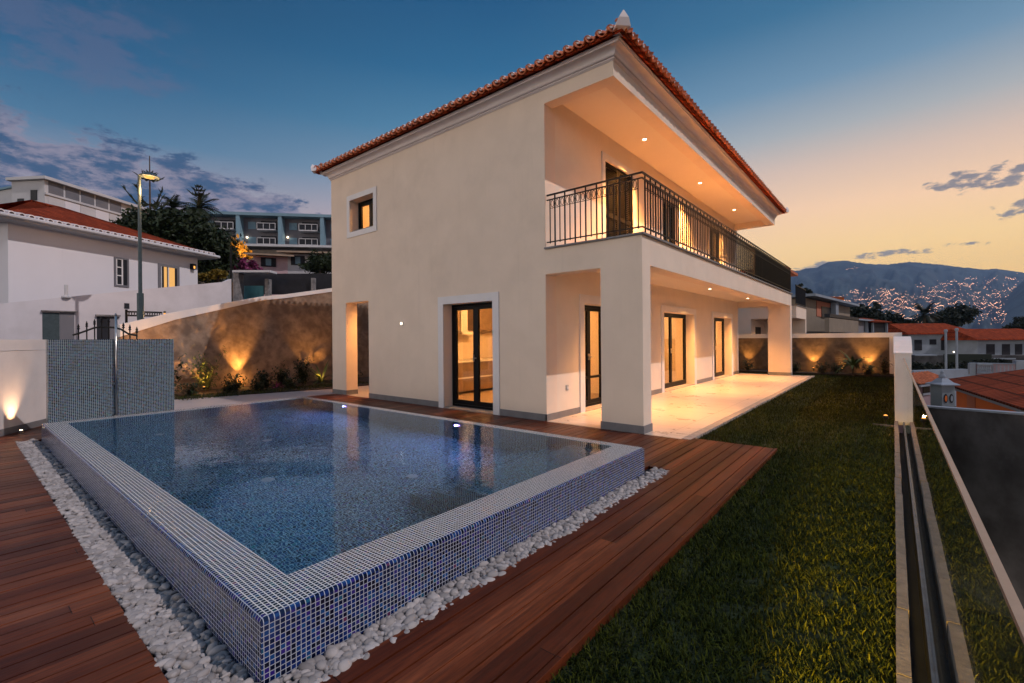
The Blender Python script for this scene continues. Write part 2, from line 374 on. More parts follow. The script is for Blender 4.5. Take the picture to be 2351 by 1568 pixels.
simple('rail_bronze', (0.40, 0.27, 0.185), 0.5, metal=0.2, var=0.06, scale=20)
simple('lamp_pole', (0.05, 0.075, 0.085), 0.5, metal=0.3, var=0.15, scale=10)
simple('edge_stone', (0.30, 0.26, 0.23), 0.8, var=0.2, scale=8, bump=0.3, bscale=40)
simple('kerb_stone', (0.125, 0.108, 0.10), 0.85, var=0.2, scale=12, bump=0.5, bscale=45)
simple('trunk', (0.07, 0.05, 0.035), 0.95, var=0.3, scale=6, bump=0.5, bscale=20)
simple('far_white', (0.50, 0.50, 0.52), 0.9, var=0.06, scale=0.5)
simple('shaded_white', (0.20, 0.235, 0.285), 0.9, var=0.15, scale=0.6)  # white paint with the shade on these right-hand houses put into the colour
simple('far_blue', (0.17, 0.28, 0.35), 0.8, var=0.08, scale=0.4)
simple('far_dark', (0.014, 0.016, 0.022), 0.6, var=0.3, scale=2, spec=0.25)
simple('screen_mesh', (0.004, 0.006, 0.010), 0.9, var=0.2, scale=2, spec=0.05)
simple('panel_grey', (0.15, 0.15, 0.17), 0.7, var=0.08, scale=1)
simple('teal_sheet', (0.03, 0.16, 0.20), 0.6, var=0.2, scale=2)
simple('orange_paint', (0.50, 0.12, 0.02), 0.85, var=0.06, scale=1.5)
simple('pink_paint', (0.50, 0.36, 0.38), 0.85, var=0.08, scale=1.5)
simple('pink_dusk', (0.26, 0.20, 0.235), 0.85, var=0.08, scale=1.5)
simple('tan_paint', (0.19, 0.155, 0.12), 0.85, var=0.08, scale=1.0)
simple('brick_red', (0.35, 0.12, 0.07), 0.85, var=0.1, scale=1.0)
simple('chimney_blue', (0.16, 0.20, 0.235), 0.7, var=0.08, scale=2)  # chimney blue darkened, its shade put into the colour
simple('roof_slab', (0.16, 0.12, 0.10), 0.85, var=0.2, scale=1.0)
simple('roof_dull', (0.34, 0.25, 0.18), 0.85, var=0.2, scale=1.0)
simple('socket_grey', (0.35, 0.35, 0.35), 0.4, var=0.05)
glassy('window_glass', (0.86, 0.86, 0.84), 0.05, 0.9)
glassy('balustrade_glass', (0.90, 0.95, 0.93), 0.03, 0.92)
glassy('water', (0.78, 0.93, 1.0), 0.025, 0.85, rough=0.012, bump=0.16, bsc=(1, 1, 1), bscale=4.0)
mosaic('mosaic', grout=(0.40, 0.42, 0.48), dark=0.62, tint=(0.9, 1.1, 1.2))
mosaic('mosaic_top', grout=(0.66, 0.64, 0.60), dark=0.5, line=0.385, tint=(1.2, 1.2, 0.9))  # rim top: sky reflection put into the paler, wider grout
mosaic('mosaic_wall', grout=(0.40, 0.46, 0.45), dark=0.5, tint=(1.0, 1.8, 1.0))
mosaic('mosaic_inside', grout=(0.34, 0.48, 0.52), dark=0.75, pitch=0.026, line=0.405, tint=(1.0, 1.9, 1.0))
deckwood('deck')
stonetile('terrace_tile', (0.62, 0.51, 0.42), (0.9, 0.45), grout=(0.22, 0.16, 0.12), rough=0.28, var=0.12)
stonetile('pavement_tile', (0.36, 0.31, 0.30), (0.5, 0.5), rough=0.6)
tanplaster('tan_plaster', (0.14, 0.092, 0.064), (0.31, 0.22, 0.155))
tanplaster('tan_plaster_shaded', (0.075, 0.048, 0.030), (0.16, 0.11, 0.07))  # darker tan plaster, the far wall's shade painted into both tones
rooftile('roof_tiles', c=(0.26, 0.040, 0.011))
rooftile('roof_tiles_big', pitch=0.24, row=0.55, c=(0.20, 0.036, 0.013))
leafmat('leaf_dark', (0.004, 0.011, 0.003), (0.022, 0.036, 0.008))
leafmat('leaf_mid', (0.020, 0.045, 0.010), (0.085, 0.12, 0.03))
leafmat('leaf_palm', (0.006, 0.014, 0.006), (0.025, 0.036, 0.015))
leafmat('leaf_yellow', (0.12, 0.09, 0.01), (0.30, 0.20, 0.03))
leafmat('leaf_purple', (0.14, 0.02, 0.07), (0.32, 0.06, 0.17))
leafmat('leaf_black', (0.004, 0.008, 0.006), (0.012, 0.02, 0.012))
leafmat('grass_blade', (0.002, 0.008, 0.001), (0.095, 0.105, 0.006), 0.7)
leafmat('pebble', (0.16, 0.145, 0.14), (0.50, 0.45, 0.43), 0.8)
emis('lamp_warm', (1.0, 0.40, 0.09), 1.7)
emis('lamp_ceiling', (1.0, 0.72, 0.42), 22)
emis('lamp_small', (1.0, 0.42, 0.09), 1.7)
emis('lamp_white', (1.0, 0.8, 0.55), 8)
emis('window_lit', (1.0, 0.52, 0.16), 0.9)
emis('town_light', (1.0, 0.50, 0.28), 5.0)
emis('pool_violet', (0.45, 0.25, 1.0), 8)

# ------------------------------------------------------------------ mesh builder
class MB:
    def __init__(s): s.v = []; s.f = []; s.uv = None
    def add(s, vs, fs):
        k = len(s.v); s.v += [tuple(v) for v in vs]; s.f += [tuple(i + k for i in f) for f in fs]; return s
    def box(s, x0, x1, y0, y1, z0, z1):
        if x0 > x1: x0, x1 = x1, x0
        if y0 > y1: y0, y1 = y1, y0
        vs = [(x0, y0, z0), (x1, y0, z0), (x1, y1, z0), (x0, y1, z0), (x0, y0, z1), (x1, y0, z1), (x1, y1, z1), (x0, y1, z1)]
        return s.add(vs, [(0, 3, 2, 1), (4, 5, 6, 7), (0, 1, 5, 4), (1, 2, 6, 5), (2, 3, 7, 6), (3, 0, 4, 7)])
    def prism(s, poly, z0, z1):
        """plan polygon counter-clockwise"""
        n = len(poly); vs = [(p[0], p[1], z0) for p in poly] + [(p[0], p[1], z1) for p in poly]
        fs = [tuple(range(n - 1, -1, -1)), tuple(range(n, 2 * n))] + [(i, (i + 1) % n, n + (i + 1) % n, n + i) for i in range(n)]
        return s.add(vs, fs)
    def slab(s, pts, off):
        """any planar polygon pushed by the vector off"""
        n = len(pts); o = Vector(off); vs = [tuple(p) for p in pts] + [tuple(Vector(p) + o) for p in pts]
        fs = [tuple(range(n)), tuple(range(2 * n - 1, n - 1, -1))] + [(i, n + i, n + (i + 1) % n, (i + 1) % n) for i in range(n)]
        return s.add(vs, fs)
    def tube(s, pts, r, n=6, cap=True):
        pts = [Vector(p) for p in pts]; rs = r if isinstance(r, (list, tuple)) else [r] * len(pts)
        vs = []; fs = []; up = Vector((0, 0, 1))
        for i, p in enumerate(pts):
            d = (pts[min(i + 1, len(pts) - 1)] - pts[max(i - 1, 0)]).normalized()
            a_ = d.cross(up)
            if a_.length < 1e-3: a_ = d.cross(Vector((1, 0, 0)))
            a_.normalize(); b_ = d.cross(a_)
            for k in range(n):
                an = 2 * PI * k / n + PI / n
                vs.append(p + (a_ * math.cos(an) + b_ * math.sin(an)) * rs[i])
        for i in range(len(pts) - 1):
            for k in range(n):
                fs.append((i * n + k, i * n + (k + 1) % n, (i + 1) * n + (k + 1) % n, (i + 1) * n + k))
        if cap:
            fs.append(tuple(range(n - 1, -1, -1))); fs.append(tuple((len(pts) - 1) * n + k for k in range(n)))
        return s.add(vs, fs)
    def lathe(s, c, prof, n=16):
        vs = []; fs = []
        for r, z in prof:
            for k in range(n):
                an = 2 * PI * k / n; vs.append((c[0] + r * math.cos(an), c[1] + r * math.sin(an), c[2] + z))
        for i in range(len(prof) - 1):
            for k in range(n):
                fs.append((i * n + k, i * n + (k + 1) % n, (i + 1) * n + (k + 1) % n, (i + 1) * n + k))
        fs.append(tuple(range(n - 1, -1, -1))); fs.append(tuple((len(prof) - 1) * n + k for k in range(n)))
        return s.add(vs, fs)
    def build(s, name, mat, parent=None, smooth=False, uv=None):
        me = bpy.data.meshes.new(name); me.from_pydata(s.v, [], s.f)
        if smooth: me.polygons.foreach_set('use_smooth', [True] * len(me.polygons))
        if uv:
            l = me.uv_layers.new(name='UVMap')
            for lp in me.loops: l.data[lp.index].uv = uv(Vector(s.v[lp.vertex_index]))
        me.materials.append(MATS[mat] if isinstance(mat, str) else mat)
        me.update()
        o = bpy.data.objects.new(name, me); COL.objects.link(o)
        if parent: o.parent = parent
        return o

def npmesh(name, verts, faces, mat, parent=None, smooth=False):
    """verts (n,3) array, faces (m,k) array of one size"""
    me = bpy.data.meshes.new(name); nf, k = faces.shape
    me.vertices.add(len(verts)); me.vertices.foreach_set('co', np.ascontiguousarray(verts, dtype=np.float32).ravel())
    me.loops.add(nf * k); me.loops.foreach_set('vertex_index', np.ascontiguousarray(faces, dtype=np.int32).ravel())
    me.polygons.add(nf); me.polygons.foreach_set('loop_start', np.arange(0, nf * k, k, dtype=np.int32))
    try: me.polygons.foreach_set('loop_total', np.full(nf, k, dtype=np.int32))
    except Exception: pass
    if smooth: me.polygons.foreach_set('use_smooth', np.ones(nf, dtype=bool))
    me.update(calc_edges=True); me.validate()
    me.materials.append(MATS[mat])
    o = bpy.data.objects.new(name, me); COL.objects.link(o)
    if parent: o.parent = parent
    return o

def tag(o, label=None, cat=None, group=None, kind=None):
    if label: o['label'] = label
    if cat: o['category'] = cat
    if group: o['group'] = group
    if kind: o['kind'] = kind
    return o
def empty(name, loc=(0, 0, 0), rz=0.0, label=None, cat=None, group=None):
    o = bpy.data.objects.new(name, None); COL.objects.link(o); o.location = loc; o.rotation_euler = (0, 0, rz)
    o.empty_display_size = 0.2
    return tag(o, label, cat, group)
def copy_tree(o, parent=None):
    c = o.copy(); COL.objects.link(c); c.parent = parent
    for ch in list(o.children): copy_tree(ch, c)
    return c
def light(kind, loc, energy, color=(1.0, 0.62, 0.30), size=0.05, parent=None, aim=None, spot=None, blend=0.6, name='lamp_light', shape=None):
    ld = bpy.data.lights.new(name, kind); ld.energy = energy; ld.color = color
    if kind == 'AREA':
        ld.size = size
        if shape: ld.shape = 'RECTANGLE'; ld.size = shape[0]; ld.size_y = shape[1]
    else: ld.shadow_soft_size = size
    if spot: ld.spot_size = R_(spot); ld.spot_blend = blend
    o = bpy.data.objects.new(name, ld); COL.objects.link(o); o.location = loc
    if aim is not None: o.rotation_euler = Vector(aim).to_track_quat('-Z', 'Y').to_euler()
    if parent: o.parent = parent
    return o
WARM = (1.0, 0.50, 0.18)

def wallgrid(mb, axis, c0, c1, a0, a1, z0, z1, holes):
    """solid wall along an axis ('x' or 'y') between c0 (outer face) and c1, with rectangular holes (a0,a1,z0,z1)"""
    A = sorted({a0, a1, *[h[0] for h in holes], *[h[1] for h in holes]}); A = [x for x in A if a0 <= x <= a1]
    Z = sorted({z0, z1, *[h[2] for h in holes], *[h[3] for h in holes]}); Z = [x for x in Z if z0 <= x <= z1]
    def solid(i, j):
        if i < 0 or j < 0 or i >= len(A) - 1 or j >= len(Z) - 1: return False
        am = (A[i] + A[i + 1]) / 2; zm = (Z[j] + Z[j + 1]) / 2
        return not any(h[0] < am < h[1] and h[2] < zm < h[3] for h in holes)
    def P(a_, c, z): return (a_, c, z) if axis == 'x' else (c, a_, z)
    def q(*ps): mb.add(ps, [(0, 1, 2, 3)])
    for i in range(len(A) - 1):
        for j in range(len(Z) - 1):
            if not solid(i, j): continue
            x0, x1, y0, y1 = A[i], A[i + 1], Z[j], Z[j + 1]
            q(P(x0, c0, y0), P(x1, c0, y0), P(x1, c0, y1), P(x0, c0, y1))
            q(P(x0, c1, y0), P(x0, c1, y1), P(x1, c1, y1), P(x1, c1, y0))
            if not solid(i - 1, j): q(P(x0, c0, y0), P(x0, c0, y1), P(x0, c1, y1), P(x0, c1, y0))
            if not solid(i + 1, j): q(P(x1, c0, y0), P(x1, c1, y0), P(x1, c1, y1), P(x1, c0, y1))
            if not solid(i, j - 1): q(P(x0, c0, y0), P(x0, c1, y0), P(x1, c1, y0), P(x1, c0, y0))
            if not solid(i, j + 1): q(P(x0, c0, y1), P(x1, c0, y1), P(x1, c1, y1), P(x0, c1, y1))
    return mb

# ================================================================== ground and paving (setting)
XI, XO, YA = -4.83, -3.0, 6.82          # inner terrace wall, outer face of columns and slab, pool facade
YE = 20.45                               # far end of the villa
def struct(name, mb, mat, label, cat=None, **k):
    return tag(mb.build(name, mat, **k), label, cat or name.replace('_', ' '), kind='structure')
g = MB(); g.add([(-2500, -800, -4.3), (0.6, -800, -4.3), (0.6, 8000, -4.3), (-2500, 8000, -4.3)], [(0, 1, 2, 3)])
g.add([(0.6, -800, -4.3), (4000, -800, -4.3), (4000, 8000, -60), (0.6, 8000, -60)], [(0, 1, 2, 3)])
struct('ground', g, 'ground_earth', 'dark ground falling away below the garden towards the valley')
PX0, PX1, PY0, PY1 = -9.86, -2.13, 0.85, 4.86        # pool shell
def holed(g, x0, x1, y0, y1, z0, z1, e=0.02):
    hx0, hx1, hy0, hy1 = PX0 + e, PX1 - e, PY0 + e, PY1 - e
    A = [x0, hx0, hx1, x1]; B = [y0, hy0, hy1, y1]; vs = [(a_, b_, z) for z in (z0, z1) for b_ in B for a_ in A]; fs = []
    for j in range(3):
        for i in range(3):
            if i == 1 and j == 1: continue
            k = j * 4 + i; fs += [(k, k + 4, k + 5, k + 1), (16 + k, 16 + k + 1, 16 + k + 5, 16 + k + 4)]
    for a_, b_ in ((0, 3), (3, 15), (15, 12), (12, 0)): fs.append((a_, b_, 16 + b_, 16 + a_))
    for a_, b_ in ((5, 6), (6, 10), (10, 9), (9, 5)): fs.append((b_, a_, 16 + a_, 16 + b_))
    g.add(vs, fs); return g
g = MB(); holed(g, -16.0, 0.03, -8, 22.8, -4.2, -0.055); struct('garden_ground', g, 'lawn_soil', 'dark soil under the lawn and the deck')
# deck boards
g = MB()
PX0, PX1, PY0, PY1 = -9.86, -2.13, 0.85, 4.86        # pool shell
SY0, SX1 = 0.60, -1.92                               # pebble strip outer lines
k = 0
x = -12.05
nb = int(round((-1.24 - x) / 0.121)); 
for i in range(nb):
    xa = -1.24 - (i + 1) * 0.121 + 0.005; xb = -1.24 - i * 0.121 - 0.005
    def brd(y0, y1): 
        dzv = rng.uniform(-0.0015, 0.0015); g.box(xa, xb, y0, y1, -0.030 + dzv, 0.0 + dzv)
    ytop = YA - 0.004 if xb < XO + 0.03 else 6.99
    if xb < XI - 0.0 : ytop = YA - 0.004
    if XI <= xb < -2.36: ytop = 6.80
    if xb > SX1: brd(-5, ytop)
    elif xb > PX0 - 0.3:
        brd(-5, SY0); brd(5.15 if xb > PX1 else PY1 + 0.003, ytop)
    else: brd(-5, ytop)
g.box(-1.236, -1.205, -5, 7.0, -0.05, 0.002)
struct('deck', g, 'deck', 'reddish brown timber deck boards around the raised pool')
g = MB(); holed(g, -12.05, -1.26, -5, 6.80, -0.054, -0.036, 0.03); struct('deck_shade_sheet', g, 'far_dark', 'dark sheet painted as the shade under the timber deck')  # near-black sheet, paints the shade seen between the boards
# terrace and pavement
g = MB(); g.box(-4.83, -2.42, YA + 0.2, YE + 0.05, -0.04, 0.004); g.box(-4.83, -2.42, YA - 0.008, YA + 0.197, -0.04, 0.003)
struct('terrace', g, 'terrace_tile', 'pale stone tiles of the covered terrace')
g = MB(); g.box(-2.417, -2.29, YA + 0.02, YE + 0.2, -0.04, 0.002); struct('terrace_edge', g, 'edge_stone', 'pale stone edging along the terrace')
g = MB(); g.prism([(-12.05, -5), (-12.05, 9.4), (-12.05, 22.8), (-13.2, 22.8), (-13.25, 7.4), (-14.25, 3.6), (-15.0, 0.6), (-15.5, -5)], -0.04, 0.003)
g.box(-12.05, -10.4, YA - 0.01, 9.2, -0.04, 0.0035)
struct('pavement', g, 'pavement_tile', 'grey stone path between the deck and the planting bed')
g = MB(); g.prism([(-13.255, 7.4), (-13.2, 22.8), (-16.0, 22.8), (-16.0, 0), (-15.0, 0.6), (-14.255, 3.6)][::-1], -0.05, 0.035)
struct('planting_bed', g, 'soil', 'dark planting bed at the foot of the tan boundary wall')
g = MB(); g.box(-5.4, 0.0, 21.6, 22.8, -0.05, 0.03); struct('flower_bed', g, 'soil', 'dark flower bed at the far end of the lawn')

# ================================================================== VILLA
V = empty('villa', (-7.5, 13.5, 0), 0, 'two storey beige villa with red tiled hip roof and long balcony beside the pool', 'villa')
V.location = (0, 0, 0)
def part(mb, name, mat, parent=V, **k): return mb.build(name, mat, parent, **k)
TH = 0.34
DA = (-7.55, -6.11, 0.02, 2.25)          # door in pool facade
WA = (-11.22, -10.13, 4.37, 5.22)        # small window
PO = (-11.47, -10.40, 0.0, 2.50)         # porch opening
g = MB(); wallgrid(g, 'x', YA, YA + TH, -12.18, XI, 0.0, 6.0, [DA, WA, PO])
# beam of the loggia and slab front
wallgrid(g, 'x', YA, YA + 0.24, XI, -3.46, 5.73, 6.0, [])
wallgrid(g, 'x', YA, YA + 0.30, XI, XO, 2.65, 3.10, [])
part(g, 'front_wall', 'stucco')
g = MB()
LD = [(8.14, 9.42, 0.02, 2.20), (12.34, 14.83, 0.02, 2.20), (16.87, 19.14, 0.02, 2.20)]
UD = [(9.07, 10.5, 3.13, 5.38), (12.3, 13.5, 3.13, 5.38), (16.6, 17.95, 3.13, 5.38)]
wallgrid(g, 'y', XI, XI - TH, YA + TH, 20.2, 0.0, 2.88, LD)
wallgrid(g, 'y', XI, XI - TH, YA + TH, 20.2, 2.88, 5.95, UD)
part(g, 'side_wall', 'wall_cream')
g = MB(); wallgrid(g, 'y', -12.18, -11.9, 9.2, 20.2, 0, 6.0, []); wallgrid(g, 'y', -12.18, -11.9, YA + TH, 9.2, 2.6, 6.0, [])
wallgrid(g, 'x', 20.2, 19.9, -12.18, XI - TH, 0, 6.0, [])
g.box(-12.18, -10.06, 9.2, 9.5, 0, 2.6); g.box(-10.4, -10.06, YA + TH, 9.2, 0, 2.6)
part(g, 'rear_wall', 'stucco')
g = MB(); g.box(-11.9, -5.17, YA + TH, 19.9, 2.6, 3.0); g.box(-12.18, -10.4, YA + TH, 9.2, 2.6, 2.9); g.box(-11.9, -5.17, YA + TH, 19.9, 5.9, 5.98)
part(g, 'ceiling', 'interior_wall')
g = MB(); g.box(-11.9 + 1.9, -5.17, YA + TH + 0.01, 19.9, -0.04, 0.006); part(g, 'floor', 'interior_floor')
# slab and beams over the terrace
g = MB(); g.box(XI, -3.30, YA + 0.30, YE, 2.88, 3.095); part(g, 'balcony_slab', 'soffit_paint')
g = MB(); g.box(-3.30, XO, YA + 0.30, YE, 2.65, 3.10); g.box(XI, -3.30, YE - 0.3, YE, 2.651, 2.88); part(g, 'balcony_beam', 'stucco')
g = MB(); g.box(XI, XO + 0.045, YA - 0.045, YA + 0.13, 3.10, 3.128); g.box(XO - 0.13, XO + 0.045, YA + 0.13, YE + 0.045, 3.10, 3.128); part(g, 'balcony_coping', 'plinth_grey')
part(MB().box(XI, XO - 0.13, YA + 0.13, YE, 3.095, 3.124), 'balcony_floor', 'terrace_tile')
g = MB(); g.box(XI, -3.72, YA + 0.24, 19.72, 5.94, 5.99); part(g, 'loggia_ceiling', 'soffit_paint')
g = MB(); g.box(-3.72, -3.46, YA + 0.24, 19.98, 5.73, 6.0); g.box(XI - TH, -3.72, 19.72, 19.98, 5.731, 6.0); part(g, 'roof_beam', 'stucco')
# columns
for (x0, x1, y0, y1, nm) in ((-3.72, XO + 0.006, YA - 0.006, YA + 0.30, 0), (-3.75, XO + 0.006, YE - 0.32, YE + 0.004, 1)):
    c = MB().box(x0, x1, y0, y1, 0.125, 2.66).build('column', 'stucco', V)
    part(MB().box(x0 - 0.012, x1 + 0.012, y0 - 0.012, y1 + 0.012, 0, 0.125), 'column_base', 'plinth_grey', c)
# plinths
def _pl(*b): part(MB().box(*b), 'plinth', 'plinth_grey')
for a0, a1 in ((-12.19, -11.47), (-10.40, -7.715), (-5.935, XI + 0.012)): _pl(a0, a1, YA - 0.012, YA + 0.02, 0, 0.125)
for a0, a1 in ((YA - 0.012, 7.97), (9.6, 12.16), (15.01, 16.69), (19.32, 20.2)): _pl(XI - 0.02, XI + 0.0121, a0 + 0.0, a1, 0, 0.124)
_pl(-12.192, -12.17, YA - 0.012, YA + TH, 0, 0.125); _pl(-11.48, -11.458, YA - 0.011, YA + TH, 0, 0.1245)

# openings ---------------------------------------------------------------
def LB(mb, axis, c, a0, a1, d0, d1, z0, z1):
    """box in wall coordinates: a along, d inwards from the outer face c"""
    if axis == 'x': mb.box(a0, a1, c + d0, c + d1, z0, z1)
    else: mb.box(c - d1, c - d0, a0, a1, z0, z1)
    return mb
def surround(axis, c, o, wd, bottom=False, name='door_surround', mat='trim_white'):
    a0, a1, z0, z1 = o; g = MB(); d = -0.022
    zb = z0 - wd if bottom else 0.0 if z0 < 1 else z0
    LB(g, axis, c, a0 - wd, a0, d, 0.002, zb, z1 + wd); LB(g, axis, c, a1, a1 + wd, d, 0.002, zb, z1 + wd)
    LB(g, axis, c, a0, a1, d, 0.002, z1, z1 + wd)
    if bottom: LB(g, axis, c, a0, a1, d, 0.002, zb, z0)
    return part(g, name, mat)
def glazed(axis, c, o, leaves=2, set_=0.24, fr=0.055, st=0.06, name='door', rail=None, glass='window_glass', handle=True):
    a0, a1, z0, z1 = o; g = MB(); d0, d1 = set_, set_ + 0.07
    LB(g, axis, c, a0, a0 + fr, d0, d1, z0, z1); LB(g, axis, c, a1 - fr, a1, d0, d1, z0, z1)
    LB(g, axis, c, a0 + fr, a1 - fr, d0, d1, z1 - fr, z1); LB(g, axis, c, a0 + fr, a1 - fr, d0, d1, z0, z0 + fr)
    fo = part(g, name, 'dark_frame')
    w_ = (a1 - a0 - 2 * fr) / leaves
    for k in range(leaves):
        b0 = a0 + fr + k * w_ + 0.002; b1 = b0 + w_ - 0.004; zb, zt = z0 + fr + 0.002, z1 - fr - 0.002; g = MB()
        e0, e1 = d0 + 0.008, d1 - 0.008
        LB(g, axis, c, b0, b0 + st, e0, e1, zb, zt); LB(g, axis, c, b1 - st, b1, e0, e1, zb, zt)
        LB(g, axis, c, b0 + st, b1 - st, e0, e1, zt - st, zt); LB(g, axis, c, b0 + st, b1 - st, e0, e1, zb, zb + st * 1.3)
        if rail: LB(g, axis, c, b0 + st, b1 - st, e0, e1, rail, rail + 0.05)
        part(g, 'leaf_frame', 'dark_frame', fo)
        g = MB(); LB(g, axis, c, b0 + st, b1 - st, (e0 + e1) / 2 - 0.003, (e0 + e1) / 2 + 0.003, zb + st, zt - st); part(g, 'pane', glass, fo)
    if handle:
        am = (a0 + a1) / 2; g = MB(); LB(g, axis, c, am - 0.05, am - 0.03, d0 - 0.03, d0 + 0.005, 1.0 + z0, 1.14 + z0); LB(g, axis, c, am - 0.05, am + 0.05, d0 - 0.045, d0 - 0.03, 1.06 + z0, 1.08 + z0); part(g, 'handle', 'metal_steel', fo)
    return fo
surround('x', YA, DA, 0.165); glazed('x', YA, DA, 2, st=0.07)
part(LB(MB(), 'x', YA, DA[0], DA[1], -0.03, 0.24, 0.0, 0.022), 'door_sill', 'edge_stone')
surround('x', YA, WA, 0.135, True, 'window_surround'); glazed('x', YA, WA, 2, set_=0.25, fr=0.07, st=0.045, name='window', handle=False)
part(LB(MB(), 'x', YA, WA[0] + 0.05, WA[1] + 0.01, 0.0, 0.26, WA[2], WA[2] + 0.025), 'window_sill', 'plinth_grey')
for i, o in enumerate(LD):
    surround('y', XI, o, 0.175, mat='trim_white'); glazed('y', XI, o, 2, set_=0.25, rail=0.62 if i == 0 else None)
    part(LB(MB(), 'y', XI, o[0], o[1], -0.03, 0.24, 0.0, 0.022), 'door_sill', 'edge_stone')
for i, o in enumerate(UD):
    surround('y', XI, (o[0], o[1], o[2], o[3]), 0.14, name='door_surround')
    if i == 0:
        # two louvred leaves, one of them folded back a little
        a0, a1, z0, z1 = o; am = (a0 + a1) / 2
        for b0, b1 in ((a0 + 0.01, am - 0.005), (am + 0.005, a1 - 0.01)):
            g = MB(); LB(g, 'y', XI, b0, b0 + 0.07, 0.03, 0.07, z0, z1); LB(g, 'y', XI, b1 - 0.07, b1, 0.03, 0.07, z0, z1)
            for zz_ in (z0, z0 + 1.05, z1 - 0.09): LB(g, 'y', XI, b0 + 0.07, b1 - 0.07, 0.03, 0.07, zz_, zz_ + 0.09)
            zc = z0 + 0.11
            sh = part(g, 'shutter', 'shutter')
            g = MB()
            while zc < z1 - 0.12:
                if not (z0 + 1.03 < zc < z0 + 1.14):
                    g.slab([(XI - 0.035, b0 + 0.07, zc), (XI - 0.065, b0 + 0.07, zc + 0.035), (XI - 0.065, b1 - 0.07, zc + 0.035), (XI - 0.035, b1 - 0.07, zc)], (0, 0, 0.006))
                zc += 0.045
            part(g, 'louvres', 'shutter', sh)
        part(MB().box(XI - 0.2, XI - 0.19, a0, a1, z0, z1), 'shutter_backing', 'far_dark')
    else:
        glazed('y', XI, o, 2, set_=0.10, handle=False)
        part(MB().box(XI - 0.30, XI - 0.28, o[0], o[1], o[2], o[3]), 'dark_backing', 'far_dark')  # near-black sheet filling the opening behind the panes

# cornice -------------------------------------------------------------------
def sweep(name, prof, mat, x0=-12.18, x1=-3.46, y0=YA, y1=19.98, parent=V, smooth=False):
    g = MB(); n = len(prof); vs = []; fs = []
    for (sxn, syn, cx_, cy_) in ((-1, -1, x0, y0), (1, -1, x1, y0), (1, 1, x1, y1), (-1, 1, x0, y1)):
        for o_, z in prof: vs.append((cx_ + sxn * o_, cy_ + syn * o_, z))
    for c_ in range(4):
        d_ = (c_ + 1) % 4
        for k in range(n - 1): fs.append((c_ * n + k, d_ * n + k, d_ * n + k + 1, c_ * n + k + 1))
    g.add(vs, fs); return g.build(name, mat, parent, smooth=smooth)
prof = [(0.0, 5.975), (0.012, 5.975), (0.016, 5.985), (0.03, 5.99), (0.036, 6.0), (0.03, 6.012), (0.016, 6.016), (0.016, 6.026), (0.045, 6.030), (0.05, 6.04)]
for k in range(9):
    t_ = k / 8 * PI / 2; prof.append((0.17 - 0.115 * math.cos(t_), 6.045 + 0.09 * math.sin(t_)))
prof += [(0.185, 6.136), (0.185, 6.165), (0.205, 6.170), (0.205, 6.19), (0.02, 6.20)]
sweep('cornice', prof, 'cornice_white')
# roof body: hip
E0 = 0.30
ex0, ex1, ey0, ey1 = -12.18 - E0, -3.46 + E0, YA - E0, 19.98 + E0
hw = (ex1 - ex0) / 2; rise = hw * math.tan(R_(21)); zr = 6.235
rv = [(ex0, ey0, zr), (ex1, ey0, zr), (ex1, ey1, zr), (ex0, ey1, zr), (ex0 + hw, ey0 + hw, zr + rise), (ex0 + hw, ey1 - hw, zr + rise)]
for pl, ax in (((0, 1, 4), 0), ((1, 2, 5, 4), 1), ((2, 3, 5), 0), ((3, 0, 4, 5), 1)):
    g = MB().slab([rv[i] for i in pl], (0, 0, -0.05))
    if ax == 0: f_ = (lambda p: (p.x, p.y * 1.08))
    else: f_ = (lambda p: (p.y, p.x * 1.08))
    g.build('roof_slope', 'roof_tiles', V, uv=f_)
# eave tiles
def halftube(g, c, dirv, side, r0, r1, L, up=1, th=0.014, n=8, cap=False):
    """from c along dirv; side = horizontal unit vector across; up=1 convex cover, -1 concave pan"""
    c = Vector(c); dirv = Vector(dirv).normalized(); side = Vector(side); nz = side.cross(dirv); 
    if nz.z < 0: nz = -nz
    vs = []; fs = []
    for (q, r) in ((0, r0), (L, r1)):
        for rr_ in (r, r - th):
            for k in range(n + 1):
                an = PI * k / n
                vs.append(c + dirv * q + side * math.cos(an) * rr_ + nz * (math.sin(an) * rr_ * up))
    m_ = n + 1
    for k in range(n):
        fs += [(k, k + 1, 2 * m_ + k + 1, 2 * m_ + k), (m_ + k + 1, m_ + k, 3 * m_ + k, 3 * m_ + k + 1), (k + 1, k, m_ + k, m_ + k + 1), (2 * m_ + k, 2 * m_ + k + 1, 3 * m_ + k + 1, 3 * m_ + k)]
    fs += [(0, 2 * m_, 3 * m_, m_), (n, m_ + n, 3 * m_ + n, 2 * m_ + n)]
    g.add(vs, fs)
gt = MB(); gm = MB(); sl = math.tan(R_(21))
